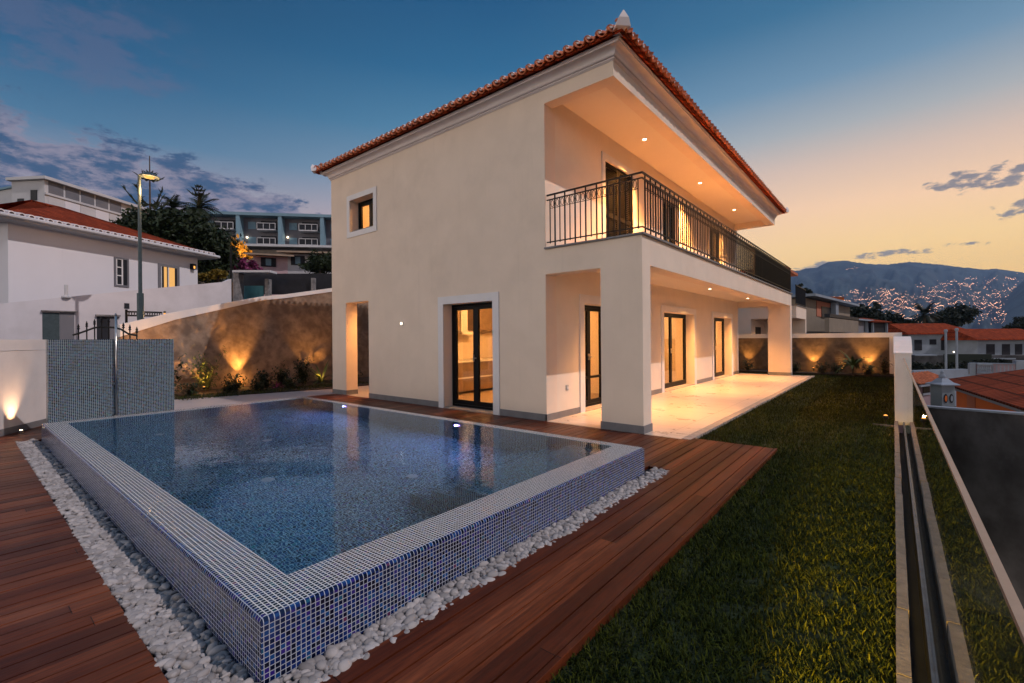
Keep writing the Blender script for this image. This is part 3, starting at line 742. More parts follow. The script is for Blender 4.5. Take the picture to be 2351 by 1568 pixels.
def eave(p0, p1, outv):
    p0 = Vector(p0); p1 = Vector(p1); L = (p1 - p0).length; n = int(round(L / 0.198)); sd_ = (p1 - p0).normalized(); ov = Vector(outv)
    inv = (-ov + Vector((0, 0, sl))).normalized()
    for k in range(n + 1):
        c = p0 + sd_ * (L * k / n) + Vector((rng.uniform(-.006, .006), rng.uniform(-.006, .006), rng.uniform(-.004, .004)))
        lim = min(k, n - k) * L / n + 0.10
        if k < n:
            halftube(gt, c + sd_ * (L / n / 2) + ov * 0.035 + Vector((0, 0, 0.04)), inv, sd_, 0.108, 0.088, min(0.55, lim + 0.08), -1)
        halftube(gt, c - ov * 0.045 + Vector((0, 0, 0.035)), inv, sd_, 0.066, 0.080, min(0.50, lim), 1)
        r = 0.064; cc = c - ov * 0.037 + Vector((0, 0, 0.036))
        vs = [cc + sd_ * r * math.cos(PI * j / 8) + Vector((0, 0, r * 1.12 * math.sin(PI * j / 8))) for j in range(9)]
        gm.slab(vs, inv * 0.05)
eo = 0.35; ze = 6.245
eave((-12.18 - eo + .06, YA - eo, ze), (-3.46 + eo - .06, YA - eo, ze), (0, -1, 0))
eave((-3.46 + eo, YA - eo + .06, ze), (-3.46 + eo, 19.98 + eo - .06, ze), (1, 0, 0))
eave((-12.18 - eo, 19.98 + eo, ze), (-12.18 - eo, YA - eo + .06, ze), (-1, 0, 0))
nt_ = len(gt.f); gt.add(gm.v, gm.f); et = part(gt, 'eave_tiles', 'tile_clay'); et.data.materials.append(MATS['cornice_white'])
for p_ in et.data.polygons[nt_:]: p_.material_index = 1
for (cx_, cy_, dx_, dy_) in ((-3.46 + .33, YA - .33, 1, -1), (-12.18 - .33, YA - .33, -1, -1), (-3.46 + .33, 19.98 + .33, 1, 1)):
    d = Vector((dx_, dy_, 0)).normalized(); s_ = Vector((-d.y, d.x, 0)); c = Vector((cx_, cy_, 6.235))
    prof2 = [(0.03, -0.03), (0.06, 0.08), (0.045, 0.195), (-0.01, 0.165), (-0.08, 0.11), (-0.16, 0.04), (-0.24, -0.02)]
    g = MB(); vs = []
    for sg, wd in ((1, 1), (-1, 1)):
        for q, z in prof2:
            wdt = 0.115 * (1.0 - max(0, z) / 0.2) ** 0.8
            vs.append(c + d * q + Vector((0, 0, z)) + s_ * sg * max(wdt, 0.004))
    n = len(prof2); fs = [tuple(range(n)), tuple(range(2 * n - 1, n - 1, -1))] + [(i, n + i, n + (i + 1) % n, (i + 1) % n) for i in range(n)]
    g.add(vs, fs); part(g, 'roof_finial', 'cornice_white')
    g = MB(); halftube(g, c - d * 0.12 + Vector((0, 0, 0.03)), (-d + Vector((0, 0, 0.27))), s_, 0.07, 0.08, 5.6, 1); part(g, 'hip_tiles', 'tile_clay')

# balcony railing -----------------------------------------------------------
RX, RY = XO + 0.0, YA + 0.03
RB = 3.128
rail = MB()
for z, h in ((4.055, 0.028), (3.975, 0.018), (3.215, 0.018)):
    rail.box(XI + 0.02, RX + 0.012, RY - 0.012, RY + 0.012, z, z + h); rail.box(RX - 0.012, RX + 0.012, RY + 0.012, YE - 0.03, z, z + h)
    rail.box(XI + 0.05, RX + 0.0, YE - 0.042, YE - 0.02, z, z + h)
for k in range(9): pass
RAIL = part(rail, 'balcony_railing', 'black_iron')
bal = MB().box(-0.0075, 0.0075, -0.0075, 0.0075, 0, 3.985 - 3.20)
bal2 = MB().box(-0.010, 0.010, -0.010, 0.010, -0.085, 4.06 - 3.20)
meA = bal.build('baluster', 'black_iron', RAIL); meB = bal2.build('baluster', 'black_iron', RAIL)
pts = [(XI + 0.09 + i * 0.1045, RY) for i in range(17)] + [(RX, RY + 0.105 * (i + 1)) for i in range(int((YE - 0.1 - RY) / 0.105))]
rest = MB(); rings = MB(); first = {0: True, 1: True}
for i, (x_, y_) in enumerate(pts):
    big = i % 2
    if i < 98:
        src = meB if big else meA
        if first[big]: o = src; first[big] = False
        else: o = src.copy(); COL.objects.link(o); o.parent = RAIL
        o.location = (x_, y_, 3.20)
    else:
        rest.box(x_ - 0.008, x_ + 0.008, y_ - 0.008, y_ + 0.008, 3.13 if big else 3.2, 4.06 if big else 3.985)
    # oval ring in the gap to the next bar
    if i < len(pts) - 1:
        nx, ny = pts[i + 1]
        if i == 16:
            rings.build('ring_band', 'black_iron', RAIL); rings = MB(); continue
        c = Vector(((x_ + nx) / 2, (y_ + ny) / 2, 3.905)); s_ = Vector((nx - x_, ny - y_, 0)).normalized()
        loop = [c + s_ * 0.030 * math.cos(t) + Vector((0, 0, 0.062 * math.sin(t))) for t in [2 * PI * j / 10 for j in range(11)]]
        rings.tube(loop, 0.0055, 4, False)
        rings.tube([c - s_ * 0.05 + Vector((0, 0, -0.072)), c + Vector((0, 0, -0.082)), c + s_ * 0.05 + Vector((0, 0, -0.072))], 0.006, 4)
tag(rest.build('balusters', 'black_iron', RAIL), kind='stuff'); rings.build('ring_band', 'black_iron', RAIL)
# dark mesh screen tied to the far half of the railing
g = MB(); g.box(RX - 0.03, RX - 0.022, 14.4, YE - 0.04, 3.16, 4.04); g.box(XI + 0.1, RX - 0.031, YE - 0.07, YE - 0.06, 3.16, 4.04)
part(g, 'privacy_screen', 'screen_mesh')

# lights of the villa ---------------------------------------------------------
def downlight(x, y, z, e, spot=108, col=WARM, name='ceiling_light', glow='lamp_ceiling', r=0.045):
    g = MB().lathe((x, y, z - 0.012), [(r + 0.02, 0.012), (r + 0.02, 0.004), (r, 0.0), (r, 0.011)], 16); o = part(g, name, 'trim_white')
    g = MB().lathe((x, y, z - 0.010), [(r * 0.9, 0.002), (r * 0.9, 0.0)], 12); part(g, 'bulb', glow, o)
    light('SPOT', (x, y, z - 0.03), e, col, 0.04, o, (0, 0, -1), spot, 1.0)
for y in (9.9, 13.75, 17.45): downlight(-4.27, y, 5.94, 3000, spot=100, col=(1.0, 0.40, 0.09))
for y in (9.3, 13.85, 18.3): downlight(-4.05, y, 2.88, 1050, spot=112, col=(1.0, 0.42, 0.10))
downlight(-10.95, 7.85, 2.6, 330, spot=165, col=(1.0, 0.45, 0.12))
# small square wall light and wall socket, switches
g = MB().box(-9.05, -8.96, YA - 0.03, YA, 1.835, 1.915); o = part(g, 'wall_light', 'trim_white')
part(MB().box(-9.035, -8.975, YA - 0.034, YA - 0.030, 1.85, 1.90), 'lens', 'lamp_white', o)
g = MB().box(XI, XI + 0.018, 7.45, 7.53, 0.50, 0.60); o = part(g, 'power_socket', 'socket_grey'); part(MB().box(XI + 0.018, XI + 0.026, 7.47, 7.51, 0.52, 0.57), 'socket_flap', 'trim_white', o)
# ---- inside rooms
g = MB(); g.box(-9.75, -9.65, YA + TH, 19.9, 0.0, 2.6); g.box(-9.65, -5.17, 11.0, 11.1, 0.0, 2.6); g.box(-9.65, -5.17, 15.6, 15.7, 0.0, 2.6)
g.box(-9.0, -8.9, YA + TH, 9.8, 3.0, 5.9); g.box(-11.9, -9.0, 9.8, 9.9, 3.0, 5.9)
part(g, 'inner_walls', 'interior_wall')
for (x, y, z, e) in ((-7.6, 9.0, 2.45, 340), (-7.2, 13.3, 2.45, 380), (-7.2, 17.8, 2.45, 380), (-10.4, 8.3, 5.6, 150)):
    g = MB().lathe((x, y, z + 0.05), [(0.10, 0.10), (0.12, 0.02), (0.08, 0.0)], 16); o = part(g, 'room_light', 'lamp_white')
    light('POINT', (x, y, z - 0.05), e, (1.0, 0.50, 0.17), 0.12, o)
# kitchen seen through the pool door
K = empty('kitchen_counter', (0, 0, 0), 0, 'low kitchen counter with pale top seen through the glass door in the pool facade', 'counter')
part(MB().box(-9.6, -8.95, 7.9, 10.9, 0.08, 0.86), 'cabinet', 'cabinet', K); part(MB().box(-9.62, -8.90, 7.85, 10.95, 0.86, 0.91), 'countertop', 'cabinet_white', K); part(MB().box(-8.955, -8.935, 7.9, 10.9, 0.42, 0.46), 'drawer_rail', 'cabinet_white', K)
K = empty('wall_cupboard', (0, 0, 0), 0, 'brown wall cupboards with white cooker hood above the kitchen counter', 'cupboard')
part(MB().box(-9.64, -9.25, 8.3, 8.95, 1.75, 2.55), 'cupboard_body', 'cabinet', K); part(MB().box(-9.64, -9.25, 9.6, 10.9, 1.75, 2.55), 'cupboard_body', 'cabinet', K)
part(MB().box(-9.64, -9.2, 9.0, 9.55, 1.62, 1.70), 'cooker_hood', 'cabinet_white', K); part(MB().box(-9.64, -9.4, 9.15, 9.4, 1.70, 2.55), 'hood_duct', 'cabinet_white', K)

# ================================================================== POOL
P = empty('swimming_pool', (0, 0, 0), 0, 'raised infinity pool clad in dark blue glass mosaic beside the deck', 'swimming pool')
PT = 0.285; WL = 0.279; ri = 0.30
ix0, ix1, iy0, iy1 = PX0 + 0.25, PX1 - 0.31, PY0 + 0.25, PY1 - 0.14
g = MB()
def frame4(g, X0, X1, Y0, Y1, x0, x1, y0, y1, z0, z1):
    g.box(X0, X1, Y0, y0, z0, z1); g.box(X0, X1, y1, Y1, z0, z1); g.box(X0, x0, y0, y1, z0, z1); g.box(x1, X1, y0, y1, z0, z1)
ob = MB(); 
# outer shell with a soft rounded arris
def shellring(g, prof, X0, X1, Y0, Y1):
    n = len(prof); vs = []; fs = []
    for (sx_, sy_, cx_, cy_) in ((-1, -1, X0, Y0), (1, -1, X1, Y0), (1, 1, X1, Y1), (-1, 1, X0, Y1)):
        for o_, z in prof: vs.append((cx_ + sx_ * o_, cy_ + sy_ * o_, z))
    for c_ in range(4):
        d_ = (c_ + 1) % 4
        for k in range(n - 1): fs.append((c_ * n + k, d_ * n + k, d_ * n + k + 1, c_ * n + k + 1))
    g.add(vs, fs)
shellring(ob, [(0, -0.25), (0, PT - 0.018), (-0.007, PT - 0.006), (-0.02, PT)], PX0, PX1, PY0, PY1)
part(ob, 'pool_wall', 'mosaic', P); ob = MB()
ob.add([(PX0 + .02, PY0 + .02, PT), (PX1 - .02, PY0 + .02, PT), (PX1 - .02, PY1 - .02, PT), (PX0 + .02, PY1 - .02, PT), (ix0, iy0, PT - .004), (ix1, iy0, PT - .004), (ix1, iy1, PT - .004), (ix0, iy1, PT - .004)],
       [(0, 1, 5, 4), (1, 2, 6, 5), (2, 3, 7, 6), (3, 0, 4, 7)])
part(ob, 'pool_rim', 'mosaic_top', P)
g = MB(); BT = -0.80
g.add([(ix0, iy0, PT - .004), (ix1, iy0, PT - .004), (ix1, iy1, PT - .004), (ix0, iy1, PT - .004), (ix0, iy0, BT), (ix1, iy0, BT), (ix1, iy1, BT), (ix0, iy1, BT)],
      [(0, 1, 5, 4), (1, 2, 6, 5), (2, 3, 7, 6), (3, 0, 4, 7), (4, 5, 6, 7)])
part(g, 'pool_basin', 'mosaic_inside', P)
g = MB()
for k in range(3): g.box(ix1 - 0.55 - 0.0 - (2 - k) * 0.32 + 0.0, ix1 - 0.001, iy1 - 1.9 + (0 if k else 0.0), iy1 - 0.001, BT + 0.001 + k * 0.28 if k == 0 else BT + k * 0.28, BT + (k + 1) * 0.28)
part(g, 'pool_steps', 'mosaic_inside', P)
g = MB(); g.add([(ix0 + .001, iy0 + .001, WL), (ix1 - .001, iy0 + .001, WL), (ix1 - .001, iy1 - .001, WL), (ix0 + .001, iy1 - .001, WL)], [(0, 1, 2, 3)])
part(g, 'pool_water', 'water', P)
for x in (-8.0, -4.95):
    g = MB().lathe((0, 0, 0), [(0.055, 0.0), (0.055, 0.015)], 14); o = part(g, 'pool_light', 'pool_violet', P); o.rotation_euler = (PI / 2, 0, 0); o.location = (x, iy1 - 0.002, 0.05)
    light('SPOT', (x, iy1 - 0.03, 0.05), 55, (0.30, 0.40, 1.0), 0.015, P, (0, -1, -0.30), 165, 0.6)
for x, y in ((-8.6, 2.0), (-7.0, 2.9), (-5.3, 2.2), (-4.2, 3.3)):
    part(MB().lathe((x, y, BT + .001), [(0.065, 0.0), (0.065, 0.012), (0.02, 0.02)], 16), 'pool_inlet', 'socket_grey', P)
# strip light on the inner lip, back left
# feature wall with mosaic
FW = MB().box(PX0 - 0.20, PX0 - 0.0, 0.92, 2.51, -0.02, 1.54)
tag(FW.build('mosaic_wall', 'mosaic_wall'), 'square freestanding screen wall of grey blue glass mosaic at the left end of the pool', 'wall')
SH = empty('pool_shower', (PX0 + 0.05, 1.71, 0), 0, 'slim steel shower pole in front of the mosaic screen wall', 'shower')
part(MB().tube([(0, 0, PT), (0, 0, 1.93)], 0.016, 10), 'pole', 'metal_steel', SH, smooth=True)
part(MB().tube([(0, 0, 1.05), (0.05, 0, 1.05)], 0.018, 8), 'tap', 'metal_steel', SH)
part(MB().lathe((0, 0, 1.93), [(0.018, 0), (0.02, 0.01), (0.006, 0.04)], 8), 'cap', 'metal_steel', SH)
part(MB().lathe((0, 0, PT), [(0.035, 0), (0.035, 0.012), (0.018, 0.02)], 12), 'foot', 'metal_steel', SH)

# pebbles -------------------------------------------------------------------
def ico():
    t = (1 + 5 ** .5) / 2; v = [(-1, t, 0), (1, t, 0), (-1, -t, 0), (1, -t, 0), (0, -1, t), (0, 1, t), (0, -1, -t), (0, 1, -t), (t, 0, -1), (t, 0, 1), (-t, 0, -1), (-t, 0, 1)]
    f = [(0, 11, 5), (0, 5, 1), (0, 1, 7), (0, 7, 10), (0, 10, 11), (1, 5, 9), (5, 11, 4), (11, 10, 2), (10, 7, 6), (7, 1, 8), (3, 9, 4), (3, 4, 2), (3, 2, 6), (3, 6, 8), (3, 8, 9), (4, 9, 5), (2, 4, 11), (6, 2, 10), (8, 6, 7), (9, 8, 1)]
    v = [np.array(x, float) / np.linalg.norm(x) for x in v]
    mid = {}; nf = []
    def m_(a_, b_):
        k = (min(a_, b_), max(a_, b_))
        if k not in mid: p = v[a_] + v[b_]; v.append(p / np.linalg.norm(p)); mid[k] = len(v) - 1
        return mid[k]
    for a_, b_, c_ in f:
        x, y, z = m_(a_, b_), m_(b_, c_), m_(c_, a_); nf += [(a_, x, z), (b_, y, x), (c_, z, y), (x, y, z)]
    return np.array(v), np.array(nf)
IV, IF = ico()
def scatter_pebbles(areas):
    V_ = []; F_ = []; k = 0
    for (x0, x1, y0, y1, dens) in areas:
        n = int((x1 - x0) * (y1 - y0) * dens)
        for _ in range(n):
            s = float(np.clip(rng.normal(0.024, 0.009), 0.010, 0.046)) * 0.72
            sc_ = np.array([s * rng.uniform(1.0, 1.7), s * rng.uniform(0.8, 1.1), s * rng.uniform(0.5, 0.85)])
            A = rng.normal(size=(3, 3)); q, _r = np.linalg.qr(A)
            yaw = rng.uniform(0, 2 * PI); Rz = np.array([[math.cos(yaw), -math.sin(yaw), 0], [math.sin(yaw), math.cos(yaw), 0], [0, 0, 1]])
            tl = rng.normal(0, 0.45); Rx = np.array([[1, 0, 0], [0, math.cos(tl), -math.sin(tl)], [0, math.sin(tl), math.cos(tl)]])
            wob = 1 + 0.10 * np.sin(IV @ q[0] * 3 + rng.uniform(0, 6))[:, None]
            P_ = (IV * wob * sc_) @ (Rz @ Rx).T + np.array([rng.uniform(x0 + .01, x1 - .012), rng.uniform(y0 + .012, y1 - .012), rng.uniform(-0.032, -0.002)])
            V_.append(P_); F_.append(IF + k); k += len(IV)
    return np.concatenate(V_), np.concatenate(F_)
pa = [(-2.6, SX1, SY0, PY0, 3000), (PX1, SX1, PY0, 5.14, 3000), (-5, -2.6, SY0, PY0, 2900), (-10.25, -5, SY0, PY0, 2300), (PX1 - 0.0, SX1, 5.0, 5.14, 10)]
v_, f_ = scatter_pebbles(pa)
tag(npmesh('pebbles', v_, f_, 'pebble', smooth=True), 'rounded white pebbles filling the strip around the raised pool', 'pebbles', kind='stuff')

# ================================================================== GARDEN
# kerb, drain and glass balustrade
g = MB(); y = -3.0
while y < 10.5:
    L = 0.62 + rng.uniform(-.06, .06); j = rng.uniform(-.003, .003)
    g.box(0.003 + j, 0.055 + j, y, min(y + L - 0.008, 10.5), -0.26, 0.0 + rng.uniform(-.003, .003)); y += L
struct('kerb', g, 'kerb_stone', 'narrow stone kerb between the lawn and the glass balustrade')
BL = empty('glass_balustrade', (0.135, 0, 0), 0, 'long clear glass balustrade with bronze handrail along the right edge of the lawn', 'balustrade')
part(MB().box(-0.004, 0.004, -2.6, 10.49, -0.05, 1.09), 'glass_panel', 'balustrade_glass', BL)
g = MB().box(-0.005, 0.0085, -2.6, 10.49, 1.090, 1.100); part(g, 'handrail', 'rail_bronze', BL)
g = MB().box(-0.016, -0.0045, -2.6, 10.49, -0.20, -0.004); g.box(0.0045, 0.012, -2.6, 10.49, -0.06, -0.004)
part(g, 'base_channel', 'channel_steel', BL)
g = MB(); g.box(0.03, 0.24, -3, 10.5, -0.30, -0.20); struct('drain', g, 'far_dark', 'dark drain slot between kerb and glass')
# garden walls
g = MB()
poly = [(10.5, -0.06), (22.8, -0.06), (22.8, 1.45), (11.6, 1.45), (11.2, 1.43), (10.95, 1.38), (10.75, 1.28), (10.62, 1.20), (10.5, 1.17)]
g.slab([(0.012, a_, b_) for a_, b_ in poly], (0.225, 0, 0))
g.slab([(0.0, a_, b_) for a_, b_ in [(10.48, 1.165), (10.62, 1.195), (10.75, 1.275), (10.95, 1.375), (11.2, 1.425), (11.6, 1.445), (11.6, 1.475), (11.18, 1.455), (10.92, 1.405), (10.72, 1.305), (10.60, 1.225), (10.48, 1.195)]], (0.25, 0, 0))
tag(g.build('garden_wall', 'white_plaster'), 'white garden wall with curved top ending where the glass balustrade starts', 'wall')
FWALL = empty('garden_wall', (0, 0, 0), 0, 'tan rendered garden wall, shade painted in, with white capping at the far end of the lawn', 'wall')
part(MB().box(-12.2, -0.12, 22.8, 23.0, -0.1, 1.42), 'wall_face', 'tan_plaster_shaded', FWALL)
part(MB().box(-12.2, 0.25, 22.77, 23.03, 1.42, 1.60), 'capping', 'white_plaster', FWALL); part(MB().box(-0.12, 0.25, 22.8, 23.0, -0.1, 1.42), 'end_pier', 'white_plaster', FWALL)
# west boundary wall with rising top
BW = empty('boundary_wall', (0, 0, 0), 0, 'long tan textured boundary wall with rising white capping behind the planting bed', 'wall')
tops = [(2.87, 1.63), (3.2, 1.76), (4.1, 2.12), (6.5, 2.82), (7.2, 2.93), (8.95, 3.28), (12, 3.85), (23, 5.2)]
g = MB().slab([(-16.0, 2.87, -0.1)] + [(-16.0, 23, -0.1)] + [(-16.0, a_, b_) for a_, b_ in tops[::-1]], (-0.25, 0, 0)); part(g, 'wall_face', 'tan_plaster', BW)
th_ = [0.33, 0.30, 0.22, 0.13, 0.13, 0.14, 0.14, 0.14]
g = MB().slab([(-15.97, a_, b_) for a_, b_ in tops] + [(-15.97, a_, b_ + t) for (a_, b_), t in list(zip(tops, th_))[::-1]], (-0.31, 0, 0)); part(g, 'capping', 'white_plaster', BW)
# angled white wall with its uplight
AW = empty('white_wall', (0, 0, 0), 0, 'low white rendered wall lit by one uplight, left of the mosaic screen', 'wall')
p0 = Vector((-9.0, -0.86, 0)); p1 = Vector((-11.99, 1.12, 0)); p2 = Vector((-12.1, 1.20, 0)); nrm_ = Vector(((p1 - p0).y, -(p1 - p0).x, 0)).normalized(); nrm_ = -nrm_ if nrm_.x > 0 else nrm_
nrm_ = Vector((-0.55, -0.83, 0))
def wp(t, z, off=0.0):
    q = p0 + (p1 - p0) * t; return Vector((q.x, q.y, z)) - nrm_ * off
g = MB().slab([wp(0, -0.02), wp(1.0, -0.02), wp(1.0, 1.36), wp(0, 1.36)], nrm_ * 0.25); part(g, 'wall_face', 'white_plaster', AW)
g = MB().slab([wp(0, 1.372, 0.012), wp(1.0, 1.372, 0.012), wp(1.0, 1.55, 0.012), wp(0, 1.55, 0.012)], nrm_ * 0.27); part(g, 'capping', 'white_plaster', AW)
g = MB().slab([wp(0, 0.0, 0.012), wp(1.0, 0.0, 0.012), wp(1.0, 0.11, 0.012), wp(0, 0.11, 0.012)], nrm_ * 0.01); part(g, 'plinth', 'plinth_grey', AW)
lp = wp(0.745, 0.0, 0.13)
UL = empty('uplight', lp, 0, 'small round uplight at the foot of the low white wall', 'garden light')
part(MB().lathe((0, 0, 0.0), [(0.03, 0), (0.03, 0.045), (0.022, 0.05)], 12), 'housing', 'metal_steel', UL); part(MB().lathe((0, 0, 0.05), [(0.02, 0), (0.02, 0.004)], 12), 'lens', 'lamp_white', UL)
light('SPOT', (0, 0, 0.07), 70, (1.0, 0.55, 0.28), 0.02, UL, (-0.075, -0.11, 1.0), 66, 1.0)

# grass -----------------------------------------------------------------------
def grass(areas):
    VV = []; n_tot = 0
    for (x0, x1, y0, y1, dens, hh, wd) in areas:
        n = int((x1 - x0) * (y1 - y0) * dens); 
        bx = rng.uniform(x0, x1, n); by = rng.uniform(y0, y1, n)
        # clumpy: drop some where a coarse wave is low
        cl = np.sin(bx * 9.1 + np.sin(by * 5.3) * 2) * np.sin(by * 7.7 + np.sin(bx * 6.1) * 2) + rng.normal(0, 0.6, n)
        keep = cl > -0.75; bx = bx[keep]; by = by[keep]; n = len(bx)
        h = hh * rng.uniform(0.45, 1.15, n); ph = rng.uniform(0, 2 * PI, n); lean = rng.uniform(0.25, 1.5, n); curl = rng.uniform(-1.2, 1.8, n)
        w_ = wd * rng.uniform(0.6, 1.3, n)
        P = np.zeros((n, 4, 3)); P[:, 0] = np.stack([bx, by, np.full(n, -0.058)], 1)
        ang = PI / 2 - lean * 0.35; hd = ph.copy()
        for k in range(1, 4):
            seg = h / 3
            P[:, k, 0] = P[:, k - 1, 0] + np.cos(ang) * np.cos(hd) * seg; P[:, k, 1] = P[:, k - 1, 1] + np.cos(ang) * np.sin(hd) * seg
            P[:, k, 2] = P[:, k - 1, 2] + np.sin(ang) * seg; ang = ang - lean * 0.55; hd = hd + curl * 0.45
        sd_ = np.stack([-np.sin(ph), np.cos(ph), np.zeros(n)], 1)
        ww = np.array([1.0, 0.95, 0.7, 0.12])
        Q = np.zeros((n, 8, 3))
        for k in range(4):
            Q[:, 2 * k] = P[:, k] + sd_ * (w_ * ww[k])[:, None]; Q[:, 2 * k + 1] = P[:, k] - sd_ * (w_ * ww[k])[:, None]
        VV.append(Q.reshape(-1, 3)); n_tot += n
    V_ = np.concatenate(VV); base = (np.arange(n_tot) * 8)[:, None, None]
    f = np.array([[0, 1, 3, 2], [2, 3, 5, 4], [4, 5, 7, 6]])[None]
    return V_, (base + f).reshape(-1, 4)
v_, f_ = grass([(-1.20, 0.0, 0.9, 3.2, 9500, 0.062, 0.0032), (-1.20, 0.0, -0.8, 0.9, 3000, 0.06, 0.0032), (-1.20, 0.0, 3.2, 7.02, 7500, 0.065, 0.0036),
                (-2.28, 0.0, 7.02, 12, 4600, 0.07, 0.0036), (-2.28, 0.0, 12, 21.6, 1700, 0.08, 0.0058), (-5.3, -2.2, 20.7, 21.7, 1700, 0.08, 0.005)])
tag(npmesh('lawn', v_, f_, 'grass_blade'), 'coarse dark green lawn grass between the deck and the glass balustrade', 'lawn', kind='stuff')

# plants ----------------------------------------------------------------------
def leafstrip(g, base, d0, L, wd, droop, n=5):
    """one tapering leaf that bends over"""
    p = Vector(base); d = Vector(d0).normalized(); s_ = d.cross(Vector((0, 0, 1)))
    if s_.length < 1e-3: s_ = Vector((1, 0, 0))
    s_.normalize(); vs = []
    for k in range(n + 1):
        t = k / n; w_ = wd * max(0.06, math.sin(PI * (0.12 + 0.86 * t)))
        vs += [p + s_ * w_, p - s_ * w_]
        d = (d + Vector((0, 0, -droop / n))).normalized(); p = p + d * (L / n)
    g.add(vs, [(2 * k, 2 * k + 1, 2 * k + 3, 2 * k + 2) for k in range(n)])
def strap_plant(name, loc, h, n, wd, label, mat='leaf_mid', droop=1.6, group=None, cat='plant', trunk=0.0):
    e = empty(name, loc, 0, label, cat, group); g = MB()
    for i in range(n):
        an = rng.uniform(0, 2 * PI); el_ = rng.uniform(0.35, 1.35); L = h * rng.uniform(0.7, 1.15)
        leafstrip(g, (0, 0, trunk), (math.cos(an) * math.cos(el_), math.sin(an) * math.cos(el_), math.sin(el_)), L, wd, droop * rng.uniform(0.5, 1.2))
    part(g, 'leaves', mat, e)
    g = MB().tube([(0, 0, -0.02), (0, 0, max(trunk, 0.05))], [0.05, 0.035], 7); part(g, 'stem', 'trunk', e)
    return e
def shrub(name, loc, r, h, n, ls, label, mat='leaf_mid', group=None, cat='shrub', stems=7):
    e = empty(name, loc, 0, label, cat, group); g = MB(); gs = MB(); 
    for s in range(stems):
        an = rng.uniform(0, 2 * PI); sp = rng.uniform(0.1, 1.0) * r; hh = h * rng.uniform(0.55, 1.05); tip = Vector((math.cos(an) * sp, math.sin(an) * sp, hh))
        mid = Vector((tip.x * 0.35, tip.y * 0.35, hh * 0.5)); gs.tube([(0, 0, -0.03), mid, tip], [0.012, 0.008, 0.004], 5)
        for i in range(int(n * 2.6) // stems):
            t = rng.uniform(0.15, 1.05); p = (mid * (t / 0.5) if t < 0.5 else mid + (tip - mid) * ((t - 0.5) / 0.5)) + Vector(rng.normal(0, r * 0.16, 3))
            p.z = max(p.z, 0.03)
            an = rng.uniform(0, 2 * PI); el_ = rng.uniform(-0.3, 1.2)
            leafstrip(g, p, (math.cos(an) * math.cos(el_), math.sin(an) * math.cos(el_), math.sin(el_)), ls * rng.uniform(0.6, 1.3), ls * 0.16, 0.8, 3)
    part(g, 'leaves', mat, e); part(gs, 'stems', 'trunk', e)
    return e
# spike lights along the walls
def spike(loc, label, e=22, aim=(-0.35, 0, 1.0), spot=100, group=None, col=(1.0, 0.45, 0.10)):
    o = empty('garden_spotlight', loc, 0, label, 'garden light', group)
    part(MB().tube([(0, 0, -0.04), (0, 0, 0.10)], 0.008, 6), 'spike', 'black_iron', o)
    part(MB().lathe((0, 0, 0.10), [(0.02, 0), (0.035, 0.015), (0.035, 0.06), (0.03, 0.065)], 12), 'housing', 'black_iron', o)
    part(MB().lathe((0, 0, 0.165), [(0.028, 0), (0.028, 0.006), (0.012, 0.018)], 12), 'bulb', 'lamp_small', o)
    light('SPOT', (0, 0, 0.20), e, col, 0.012, o, aim, spot, 0.8)
    if e > 15: light('POINT', (0, 0, 0.26), e * 0.03, col, 0.008, o)
    return o
GW = 'garden spotlights in the planting bed'
spike((-15.75, 3.45, 0.03), 'garden spotlight in the bed just right of the mosaic screen', 420, (-0.10, 0.0, 1), 66, GW)
spike((-15.1, 4.55, 0.03), 'bright garden spotlight under the tall feathery shrub in the bed', 160, (-0.7, 0.1, 1), 90, GW)
spike((-15.78, 5.75, 0.03), 'garden spotlight casting the tallest glow on the tan wall', 420, (-0.10, 0.0, 1), 62, GW)
spike((-15.3, 8.05, 0.03), 'garden spotlight behind drooping leaves beside the porch pillar', 160, (-0.5, 0.1, 1), 80, GW)
sh = []
shrub('flowering_shrub', (-15.2, 3.75, 0.03), 0.42, 0.85, 150, 0.17, 'dark narrow leaved shrub nearest the mosaic screen', 'leaf_dark')
shrub('flowering_shrub', (-15.45, 4.75, 0.03), 0.50, 1.15, 330, 0.10, 'tall feathery shrub lit from below by a bright spotlight', 'leaf_mid')
shrub('low_shrub', (-15.1, 5.35, 0.03), 0.40, 0.42, 170, 0.12, 'low dark shrub between two garden spotlights', 'leaf_dark')
shrub('low_shrub', (-14.95, 6.15, 0.03), 0.40, 0.55, 190, 0.13, 'low spiky shrub in front of the tallest wall glow', 'leaf_dark')
shrub('low_shrub', (-15.2, 6.75, 0.03), 0.38, 0.65, 190, 0.12, 'dark shrub at the foot of the shaded part of the wall', 'leaf_dark')
shrub('low_shrub', (-15.0, 7.35, 0.03), 0.42, 0.80, 260, 0.12, 'bushy dark shrub left of the drooping plant', 'leaf_dark')
strap_plant('strap_leaved_plant', (-15.2, 8.1, 0.03), 0.85, 34, 0.035, 'drooping strap leaved plant lit yellow beside the porch pillar', 'leaf_mid')
strap_plant('strap_leaved_plant', (-14.9, 6.45, 0.03), 0.42, 22, 0.02, 'small arching plant with pinkish leaves near the shadow edge', 'leaf_purple')
for i, (y_, h_) in enumerate(((3.3, .3), (4.1, .3), (4.95, .28), (5.7, .3), (6.6, .3), (8.7, .4))):
    shrub('ground_cover_clump', (-14.65 + 0.12 * i - 0.15, y_, 0.03), 0.36, h_, 110, 0.11, ['clump of low leaves at the very left of the bed', 'clump of low leaves in front of the dark narrow shrub', 'clump of low leaves in front of the feathery shrub', 'clump of low leaves in front of the tallest wall glow', 'clump of low leaves near the pinkish plant', 'clump of low leaves nearest the porch pillar'][i], 'leaf_dark', group='clumps along the front of the bed')
